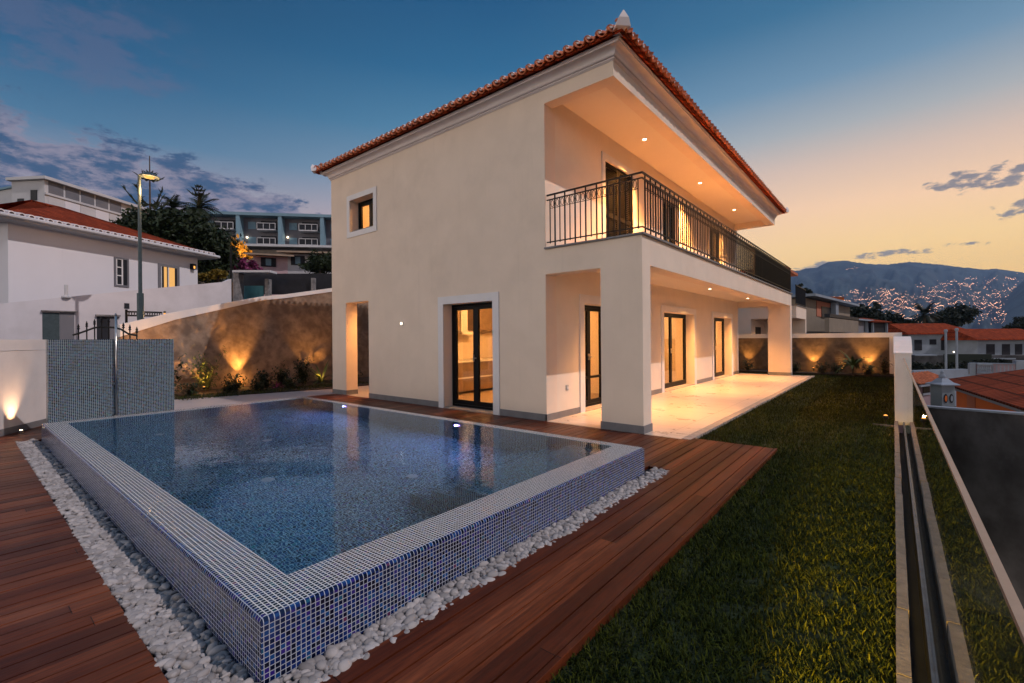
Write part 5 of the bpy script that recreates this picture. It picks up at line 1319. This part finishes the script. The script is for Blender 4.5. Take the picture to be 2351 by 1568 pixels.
# ================================================================== BACKGROUND, RIGHT
# neighbouring villa beyond the far garden wall
NV = empty('neighbouring_villa', (0, 0, 0), 0, 'next villa beyond the far garden wall with lit ground floor arcade', 'villa')
nx0, nx1, nyy0, nyy1 = -5.1, -3.28, 23.6, 26.6
part(MB().box(-12, nx0, nyy0, 34, -3, 4.2), 'wall', 'wall_cream', NV)
part(MB().box(nx0, nx1, nyy0, nyy1, 2.30, 2.84), 'balcony_slab', 'stucco', NV); part(MB().box(nx0, nx1 + .04, nyy0 - .04, nyy1 + .04, 2.84, 2.87), 'balcony_coping', 'plinth_grey', NV)
part(MB().box(nx1 - 0.6, nx1, nyy1 - 0.3, nyy1, -3, 2.30), 'column', 'stucco', NV)
part(MB().box(nx1 - 0.03, nx1 - 0.02, nyy0, nyy1, 2.9, 3.72), 'privacy_screen', 'screen_mesh', NV)
g = MB(); g.box(nx1 - 0.04, nx1, nyy0, nyy1, 3.72, 3.76); g.box(nx1 - 0.03, nx1 - 0.01, nyy0, nyy1, 2.93, 2.95); part(g, 'balcony_rail', 'black_iron', NV)
part(MB().box(nx0, nx0 + 0.02, 24.5, 25.6, -0.5, 1.95), 'window', 'far_dark', NV)
part(MB().box(nx1 - 1.9, nx1 - 0.1, nyy1, nyy1 + .2, -3, 2.3), 'end_wall', 'wall_cream', NV)
light('SPOT', (-4.2, 24.6, 2.26), 60, WARM, 0.05, NV, (0, 0, -1), 140, 0.8)
_C = dp(1832, 634, 24)
part(MB().box(_C.x - 3, _C.x, _C.y - 3.5, _C.y, _C.z, _C.z + 0.12), 'roof_eaves', 'tile_clay', NV); part(MB().box(_C.x - 3, _C.x - 0.45, _C.y - 3.4, _C.y - 0.4, 2.9, _C.z), 'upper_wall', 'wall_cream', NV)

def house_r(name, ua, ub, D1, D2, vt, label, wall, roofpts, z_base=-6, wins=(), group=None, depth=7, roofmat='roof_tiles'):
    A, B = pl(ua, D1), pl(ub, D2); Hh = Fac(A, B, name, label, 'house', group); sg = Hh.sgn
    z1 = Hh.at(ua, vt)[1]
    Hh.part(MB().box(0, Hh.L, 0, depth * sg, z_base, z1), 'wall', wall)
    if roofpts:
        rise, ov, ridge = roofpts
        g = MB(); y0, y1 = -ov * sg, (depth + ov) * sg; ym = (y0 + y1) / 2
        q = [(-ov, y0, z1), (Hh.L + ov, y0, z1), (Hh.L + ov - ridge, ym, z1 + rise), (-ov + ridge, ym, z1 + rise)]
        g.slab(q, (0, 0, 0.12)); Hh.part(g, 'roof_slope', roofmat, uv=lambda p: (p.x, p.y * 1.05))
        q2 = [(-ov, y1, z1), (Hh.L + ov, y1, z1), (Hh.L + ov - ridge, ym, z1 + rise), (-ov + ridge, ym, z1 + rise)][::-1]
        Hh.part(MB().slab(q2, (0, 0, 0.12)), 'roof_slope', roofmat, uv=lambda p: (p.x, p.y * 1.05))
        for X_, s_ in ((-ov, 1), (Hh.L + ov, -1)):
            Hh.part(MB().slab([(X_, y0, z1), (X_, y1, z1), (X_ + ridge * s_, ym, z1 + rise)], (0, 0, 0.115)), 'roof_slope', roofmat, uv=lambda p: (p.y, p.x))
    for (u0, v0, u1, v1, mt) in wins:
        Hh.part(Hh.box(u0, v0, u1, v1, -0.06, 0.0), 'window', mt)
    return Hh
h1 = house_r('red_roofed_house', 2086, 2236, 58, 58, 768, 'white house with long red roof, left of the two, beyond the garden wall', 'shaded_white', (1.35, 0.5, 0.9), wins=((2099, 780, 2116, 804, 'far_dark'), (2134, 779, 2149, 791, 'far_dark'), (2160, 779, 2172, 804, 'far_dark'), (2180, 779, 2208, 791, 'far_dark')))
h2 = house_r('red_roofed_house', 2244, 2420, 54, 54, 781, 'white house with red roof at the right edge of the view, behind the pink wall', 'shaded_white', (1.25, 0.6, 0.9), wins=((2264, 790, 2283, 814, 'far_dark'), (2300, 790, 2318, 820, 'far_dark'), (2330, 790, 2346, 814, 'far_dark')))
# terraces and walls in front of them
A, B = pl(2100, 44), pl(2420, 42); Tr = Fac(A, B, 'terrace_wall', 'dark terrace wall with pale capping below the two red roofed houses', 'wall')
Tr.part(Tr.box(2100, 816, 2420, 900, 0, 1.0), 'wall_face', 'concrete_dark'); Tr.part(Tr.box(2100, 814, 2150, 817, -.1, 1.0), 'capping', 'shaded_white'); Tr.part(Tr.box(2248, 822, 2330, 825, -.1, 1.0), 'capping', 'shaded_white')
Tr.part(Tr.box(2150, 812, 2248, 830, -1.4, -0.9), 'shade_roof', 'leaf_black')
for u in (2172, 2197):
    q = dp(u, 855, 34); tp = dp(u, 760 if u > 2180 else 763, 34); o = empty('white_post', (q.x, q.y, 0), 0, 'left one of two tall white posts in front of the red roofed house' if u == 2172 else 'right one of two tall white posts in front of the red roofed house', 'post', 'tall white posts')
    part(MB().tube([(0, 0, -6), (0, 0, tp.z)], 0.075, 8), 'shaft', 'shaded_white', o); part(MB().lathe((0, 0, tp.z), [(0.08, 0), (0.11, 0.05), (0.11, 0.18), (0.05, 0.22)], 8), 'cap', 'shaded_white', o)
q = dp(2190, 808, 36); o = empty('terrace_lamp', tuple(q), 0, 'small bright lamp between the two tall white posts', 'lamp'); part(MB().lathe((0, 0, 0), [(0.02, -.05), (0.05, 0), (0.02, .05)], 8), 'bulb', 'lamp_white', o); light('POINT', (0, 0, -0.3), 25, (1, .75, .5), 0.1, o)
# pink wall, balustrade and white parapet
A, B = pl(2225, 29), pl(2420, 27); Pk = Fac(A, B, 'pink_wall', 'pink garden wall with pale panels below the terrace', 'wall'); sg = Pk.sgn
Pk.part(Pk.box(2228, 835, 2332, 900, 0, 0.3), 'wall_face', 'pink_dusk'); Pk.part(Pk.box(2225, 834, 2240, 900, -0.08, 0.35), 'pier', 'shaded_white'); Pk.part(Pk.box(2332, 828, 2420, 900, -0.08, 0.6), 'pier', 'shaded_white')
Pk.part(Pk.box(2228, 833, 2332, 836, -0.1, 0.35), 'capping', 'shaded_white')
for i in range(7):
    u_ = 2243 + i * 4.6; a_ = Pk.at(u_, 850)[0]; zb_ = Pk.at(u_, 853)[1]; zt2 = Pk.at(u_, 838)[1]
    Pk.part(MB().lathe((a_, -0.25 * sg, zb_), [(0.05, 0), (0.05, 0.04), (0.03, 0.07), (0.055, 0.16), (0.025, zt2 - zb_ - 0.05), (0.05, zt2 - zb_)], 8), 'baluster', 'shaded_white')
Pk.part(Pk.box(2241, 834, 2275, 838, -0.34, -0.16), 'balustrade_rail', 'shaded_white'); Pk.part(Pk.box(2241, 853, 2275, 857, -0.34, -0.16), 'balustrade_base', 'shaded_white')
for i in range(6): Pk.part(MB().box(*[Pk.at(2278 + i * 9, 850)[0] + x for x in (0, 0.05)], -0.02 * sg, -0.001, Pk.at(2278, 858)[1], Pk.at(2278, 837)[1]), 'panel_line', 'shaded_white')
A, B = pl(2098, 26), pl(2232, 27); Pw = Fac(A, B, 'white_parapet', 'long white parapet wall between the garden and the pink wall', 'wall')
Pw.part(Pw.box(2098, 851, 2222, 868, 0, 0.35), 'wall_face', 'shaded_white'); Pw.part(Pw.box(2160, 862, 2228, 930, 0.02, 0.3), 'wall_face', 'shaded_white')
# little house with a single row of bright tiles
A, B = pl(2098, 21), pl(2162, 22.5); Lh = Fac(A, B, 'small_house', 'small grey pink house under one row of clay tiles with a tiny window', 'house'); sg = Lh.sgn
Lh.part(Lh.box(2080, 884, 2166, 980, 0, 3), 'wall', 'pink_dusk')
a0, zb = Lh.at(2090, 882); a1, ztop = Lh.at(2162, 868); g = MB()
n = 11
for k in range(n):
    xc = a0 + (a1 - a0) * (k + .5) / n; halftube(g, (xc, -0.35 * sg, zb), (0, sg, 0.42), (1, 0, 0), 0.075, 0.08, 0.95, 1)
Lh.part(g, 'roof_tiles', 'tile_clay'); Lh.part(MB().slab([(a0, -0.30 * sg, zb - .02), (a1, -0.30 * sg, zb - .02), (a1, 0.6 * sg, zb + 0.36), (a0, 0.6 * sg, zb + 0.36)], (0, 0, 0.03)), 'roof_underlay', 'far_dark'); Lh.part(MB().box(a0, a1, -0.38 * sg, -0.3 * sg, zb - 0.10, zb - 0.03), 'eaves', 'shaded_white')
o = Lh.part(Lh.box(2118, 881 + 5, 2133, 903, -0.03, 0), 'window', 'far_dark'); Lh.part(Lh.box(2116, 903, 2135, 905, -0.06, 0), 'window_sill', 'shaded_white')
# chimney with oval vents
cq = dp(2164, 935, 15.5); Ch = empty('chimney', (cq.x, cq.y, 0), math.atan2(_R0[1], _R0[0]), 'square pale blue chimney with two oval vents and pyramid cap', 'chimney')
def zc(v): return dp(2164, v, 15.5).z
hw_ = px2m(14.5, 15.5)
part(MB().box(-hw_, hw_, -hw_, hw_, -4.2, zc(883)), 'shaft', 'chimney_blue', Ch)
g = MB(); z0_, z1 = zc(883), zc(868); hc = hw_ * 1.45
vs = []
for (s_, z) in ((hc, z0_), (hc, z0_ + 0.03), (hc * 0.62, z0_ + 0.09), (hc * 0.30, z1)): vs += [(-s_, -s_, z), (s_, -s_, z), (s_, s_, z), (-s_, s_, z)]
fs = [(3, 2, 1, 0), (12, 13, 14, 15)]
for r_ in range(3):
    for k in range(4): fs.append((r_ * 4 + k, r_ * 4 + (k + 1) % 4, r_ * 4 + 4 + (k + 1) % 4, r_ * 4 + 4 + k))
part(g.add(vs, fs), 'cap', 'shaded_white', Ch)
part(MB().lathe((0, 0, z1 - 0.03), [(0.07, 0), (0.10, 0.07), (0.08, 0.14), (0.04, 0.18), (0.06, 0.22), (0.02, 0.28)], 12), 'finial', 'shaded_white', Ch, smooth=True)
for k, s_ in enumerate((-1, 1)):
    cx_ = s_ * hw_ * 0.45; cz_ = zc(913); ring = [(cx_ + 0.065 * math.cos(t), -hw_ - 0.002, cz_ + 0.15 * math.sin(t)) for t in [2 * PI * j / 16 for j in range(16)]]
    o = part(MB().slab(ring, (0, -0.012, 0)), 'oval_vent', 'far_dark', Ch)
    ring = [(cx_ + 0.04 * math.cos(t), -hw_ - 0.016, cz_ + 0.10 * math.sin(t)) for t in [2 * PI * j / 16 for j in range(16)]]
    part(MB().slab(ring, (0, -0.006, 0)), 'vent_cover', 'orange_paint' if k == 0 else 'shaded_white', o)
# orange house
A, B = pl(2192, 19.5), pl(2420, 12.0); Oh = Fac(A, B, 'orange_house', 'orange house with tiled hip roof below the garden at the right edge', 'house'); sg = Oh.sgn
zr_ = dp(2194, 872, 19.5).z
g = MB().box(0.15, Oh.L, 0, 6 * sg, -5, zr_ - 0.15); Oh.part(g, 'wall', 'orange_paint')
a0 = Oh.at(2222, 900)[0]; a1 = Oh.at(2240, 900)[0]; Oh.part(MB().box(a0, a1, -0.03 * sg, 0, -5, zr_ - 0.35), 'dark_panel', 'brick_red')
hipbox(Oh, -0.45, Oh.L + 0.6, -0.55 * sg, 6.6 * sg, zr_ - 0.08, 1.15, 'roof_tiles_big', 'roof_slope')
g = MB(); g.box(-0.40, Oh.L, -0.50 * sg, 0.1 * sg, zr_ - 0.22, zr_ - 0.145); g.box(-0.2, Oh.L, -0.36 * sg, 0.1 * sg, zr_ - 0.30, zr_ - 0.225); Oh.part(g, 'eaves', 'shaded_white')
# low concrete wall beyond the glass
A, B = pl(2090, 12.2), pl(2440, 8.6); Cw = Fac(A, B, 'concrete_wall', 'dark stained concrete retaining wall with pale capping below the balustrade', 'wall'); sg = Cw.sgn
zc0 = dp(2120, 937, 11.9).z; zc1 = dp(2351, 945, 9.4).z
Lc = Cw.L; g = MB().slab([(0, 0, -4.4), (Lc, 0, -4.4), (Lc, 0, zc1), (0, 0, zc0)], (0, 0.25 * sg, 0)); Cw.part(g, 'wall_face', 'concrete_dark')
g = MB().slab([(0, -0.03 * sg, zc0 + .002), (Lc, -0.03 * sg, zc1 + .002), (Lc, -0.03 * sg, zc1 + 0.045), (0, -0.03 * sg, zc0 + 0.045)], (0, 0.31 * sg, 0)); Cw.part(g, 'capping', 'shaded_white')

# middle distance between villa and red roofs
h = house_r('veranda_house', 1850, 1952, 37, 50, 684, 'cream house with covered veranda and long sloping roof beyond the far wall', 'tan_paint', None, z_base=-6, depth=9)
sg = h.sgn
zt_ = h.at(1850, 676)[1]
h.part(MB().box(-0.5, h.L + 0.3, -0.8 * sg, 9 * sg, zt_ - 0.2, zt_), 'roof', 'shaded_white')
h.part(h.box(1874, 690, 1916, 731, -0.05, 0), 'veranda_opening', 'brick_red'); h.part(h.box(1884, 703, 1906, 731, -0.10, -0.055), 'doorway', 'far_dark'); h.part(h.box(1904, 690, 1911, 731, -0.5, -0.11), 'veranda_post', 'shaded_white')
h.part(h.box(1849, 731, 1925, 764, -1.6, -1.3), 'balcony_wall', 'tan_paint'); h.part(h.box(1849, 729.5, 1925, 731, -1.65, -1.28), 'balcony_rail', 'far_dark')
A, B = pl(1884, 56), pl(1938, 57); ob_ = Fac(A, B, 'orange_block', 'flat topped orange brick block behind the veranda house', 'building'); ob_.part(ob_.box(1884, 682, 1938, 720, 0, 6), 'wall', 'orange_paint'); ob_.part(ob_.box(1883, 681, 1939, 683, -0.2, 6.2), 'roof', 'brick_red')
A, B = pl(1925, 43), pl(1998, 52); gb_ = Fac(A, B, 'grey_building', 'long low grey building right of the veranda house', 'building'); gb_.part(MB().box(0, gb_.L, 0, 7 * gb_.sgn, -6, gb_.at(1930, 733)[1]), 'wall', 'panel_grey')
g = MB().box(-0.3, gb_.L + 0.3, -0.5 * gb_.sgn, 7 * gb_.sgn, gb_.at(1930, 733)[1], gb_.at(1930, 729)[1]); gb_.part(g, 'roof', 'shaded_white')
for u in (1984, 1990, 1996): gb_.part(gb_.box(u, 736, u + 2, 764, -0.3, -0.05), 'column', 'shaded_white')
h = house_r('garden_pavilion', 2000, 2034, 50, 51, 741, 'tiny pavilion with shallow red roof behind the far garden wall', 'far_dark', (0.5, 0.4, 0.6), z_base=-6, depth=4)
h.part(h.box(2000, 741, 2002, 764, -0.2, 0), 'post', 'shaded_white'); h.part(h.box(2032, 741, 2034, 764, -0.2, 0), 'post', 'shaded_white')
q_ = 'leaf_black'
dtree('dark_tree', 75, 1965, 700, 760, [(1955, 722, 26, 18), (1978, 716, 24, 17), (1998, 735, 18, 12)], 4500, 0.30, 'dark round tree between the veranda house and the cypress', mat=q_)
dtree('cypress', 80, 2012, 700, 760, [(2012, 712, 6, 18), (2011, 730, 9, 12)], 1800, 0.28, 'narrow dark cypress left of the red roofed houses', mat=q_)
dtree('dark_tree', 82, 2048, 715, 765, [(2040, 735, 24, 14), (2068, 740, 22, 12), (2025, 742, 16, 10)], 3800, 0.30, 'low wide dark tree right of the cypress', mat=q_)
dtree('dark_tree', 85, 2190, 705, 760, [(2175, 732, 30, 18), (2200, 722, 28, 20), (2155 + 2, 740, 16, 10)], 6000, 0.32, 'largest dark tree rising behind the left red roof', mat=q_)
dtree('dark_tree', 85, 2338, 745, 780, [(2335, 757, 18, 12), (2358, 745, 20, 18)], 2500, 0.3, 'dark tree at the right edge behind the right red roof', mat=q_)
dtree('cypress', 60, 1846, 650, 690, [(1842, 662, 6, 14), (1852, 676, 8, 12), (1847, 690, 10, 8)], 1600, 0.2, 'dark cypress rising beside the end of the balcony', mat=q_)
palm('palm_tree', 2122, 723, 80, 2.6, 26, 'dark palm silhouette left of the largest dark tree', mat='leaf_black')
g = MB(); 
bushes = [(2108, 845, 30), (2120, 850, 30)]
dtree('dark_shrub', 38, 2130, 835, 870, [(2118, 846, 22, 12), (2150, 845, 26, 13), (2188, 846, 22, 11)], 4000, 0.13, 'dark bushes behind the white parapet', mat=q_, cat='shrub')
dtree('dark_shrub', 40, 2230, 835, 870, [(2222, 838, 22, 10), (2262, 836, 26, 9), (2300, 834, 26, 8)], 3500, 0.14, 'dark bushes behind the pink wall', mat=q_, cat='shrub')

# ================================================================== mountain and town lights
ridge = [(1650, 668), (1780, 640), (1810, 625), (1830, 627), (1852, 622), (1876, 620), (1890, 612), (1905, 607), (1943, 605), (1966, 609), (2002, 613), (2040, 614), (2087, 609), (2116, 611), (2160, 616), (2219, 623), (2262, 628), (2289, 626), (2321, 631), (2351, 636), (2420, 640), (2600, 660)]
ru = np.array([r[0] for r in ridge]); rv_ = np.array([r[1] for r in ridge])
NU, NT_ = 200, 60; us = np.linspace(1650, 2600, NU); tt = np.linspace(0, 1, NT_); V_ = np.zeros((NU, NT_, 3))
VG = rng.uniform(-1, 1, (400, 60))
def vnoise(x, y):
    i, j = int(x) % 398, int(y) % 58; fx, fy = x - int(x), y - int(y); fx = fx * fx * (3 - 2 * fx); fy = fy * fy * (3 - 2 * fy)
    return (VG[i, j] * (1 - fx) + VG[i + 1, j] * fx) * (1 - fy) + (VG[i, j + 1] * (1 - fx) + VG[i + 1, j + 1] * fx) * fy
def terr(u, t):
    D = 1500 + 3300 * t; vr = np.interp(u, ru, rv_)
    z_r = HC + (CY - vr) * 4800 / FOC
    z0 = -60
    prof_ = t ** 1.25
    z = z0 + (z_r - z0) * prof_
    z += (vnoise(u / 26.0, t * 5) * 95 + vnoise(u / 11.0 + 40, t * 11) * 45 + vnoise(u / 5.0 + 80, t * 20) * 20) * math.sin(PI * min(1, t)) * (0.35 + 0.8 * t)
    return D, z
for i, u in enumerate(us):
    for j, t in enumerate(tt):
        D, z = terr(u, t); r = _ray(u, CY); V_[i, j] = (r[0] * D, r[1] * D, z + (rng.normal(0, 2.2) if j == NT_ - 1 else 0))
idx = np.arange(NU * NT_).reshape(NU, NT_); F_ = np.stack([idx[:-1, :-1], idx[1:, :-1], idx[1:, 1:], idx[:-1, 1:]], -1).reshape(-1, 4)
simple('mountain_side', (0.030, 0.045, 0.050), 0.95, var=0.6, scale=0.004, spec=0.1, stain=((0.075, 0.065, 0.065), 0.006, 0.5))
tag(npmesh('mountain', V_.reshape(-1, 3), F_, 'mountain_side', smooth=True), 'long blue mountain across the bay covered with town lights', 'mountain', kind='structure')
# nearer dark spur at the right edge
V2 = []; us2 = np.linspace(2300, 2620, 40); tt2 = np.linspace(0, 1, 14)
for u in us2:
    for t in tt2:
        D = 1400 + 1500 * t; vr = 702 - (u - 2300) * 0.95 if u < 2360 else 645; z_r = HC + (CY - vr) * 2900 / FOC; r = _ray(u, CY); V2.append((r[0] * D, r[1] * D, -60 + (z_r + 60) * t ** 1.2 + rng.normal(0, 2)))
idx = np.arange(40 * 14).reshape(40, 14); F2 = np.stack([idx[:-1, :-1], idx[1:, :-1], idx[1:, 1:], idx[:-1, 1:]], -1).reshape(-1, 4)
tag(npmesh('mountain_spur', np.array(V2), F2, 'mountain_side', smooth=True), 'nearer dark spur of the mountain at the right edge', 'mountain', kind='structure')
# lights: houses and lit roads
LV = []; LF = []
def addlight(u, t, s):
    D, z = terr(u, t); r = _ray(u, CY); p = Vector((r[0] * D * 0.985, r[1] * D * 0.985, z * 1.0 + 10)); sc_ = s * D / 4000 * 0.85
    a_ = Vector((_R0[0], _R0[1], 0)) * sc_; b_ = Vector((0, 0, sc_ * 0.7)); c_ = Vector((_F[0], _F[1], 0)) * sc_; k = len(LV)
    LV.extend([tuple(p + a_), tuple(p - a_), tuple(p + b_), tuple(p - b_), tuple(p + c_), tuple(p - c_)])
    LF.extend([(k, k + 2, k + 5), (k + 2, k + 1, k + 5), (k + 1, k + 3, k + 5), (k + 3, k, k + 5), (k + 2, k, k + 4), (k + 1, k + 2, k + 4), (k + 3, k + 1, k + 4), (k, k + 3, k + 4)])
def tfor(u, v):
    for q in range(4, 48):
        D, z = terr(u, q / 50)
        if CY - (z - HC) / D * FOC <= v: return q / 50
    return 0.9
for k in range(150):
    u = rng.uniform(1835, 2360); v = 758 - 118 * float(rng.beta(1.3, 1.6)) * (0.62 + 0.38 * (u - 1835) / 520); n = int(rng.uniform(4, 16)); sl_ = rng.normal(0, 0.35); st = rng.uniform(1.5, 2.8)
    for i in range(n): addlight(u + i * st, tfor(u + i * st, v + sl_ * i + 1.5 * math.sin(i * 0.6 + k)), rng.uniform(1.6, 4.2))
for k in range(900):
    u = rng.uniform(1830, 2360); v = 762 - 125 * float(rng.beta(1.2, 1.9)) * (0.6 + 0.4 * (u - 1830) / 520); addlight(u, tfor(u, v), rng.uniform(1.4, 3.6))
for k in range(12): addlight(1945 + k * 2.6, tfor(1945 + k * 2.6, 631 - 0.4 * k), rng.uniform(1.2, 2.5))
tag(npmesh('town_lights', np.array(LV), np.array(LF), 'town_light'), 'countless warm town lights on the mountainside', 'lights', kind='stuff')

# ---- the evening air between here and the mountain
mt, N = newmat('haze_air'); o = N.n('ShaderNodeOutputMaterial'); pv = N.n('ShaderNodeVolumePrincipled')
pv.inputs['Color'].default_value = (0.34, 0.54, 0.92, 1); pv.inputs['Density'].default_value = 0.00008; pv.inputs['Anisotropy'].default_value = 0.0
N.l(pv.outputs[0], o.inputs['Volume']); MATS['haze_air'] = mt
hz = MB().box(-2600, 4200, -850, 8100, -62, 900).build('haze', 'haze_air')
tag(hz, 'thin blue evening haze in front of the mountain', 'haze', kind='stuff')
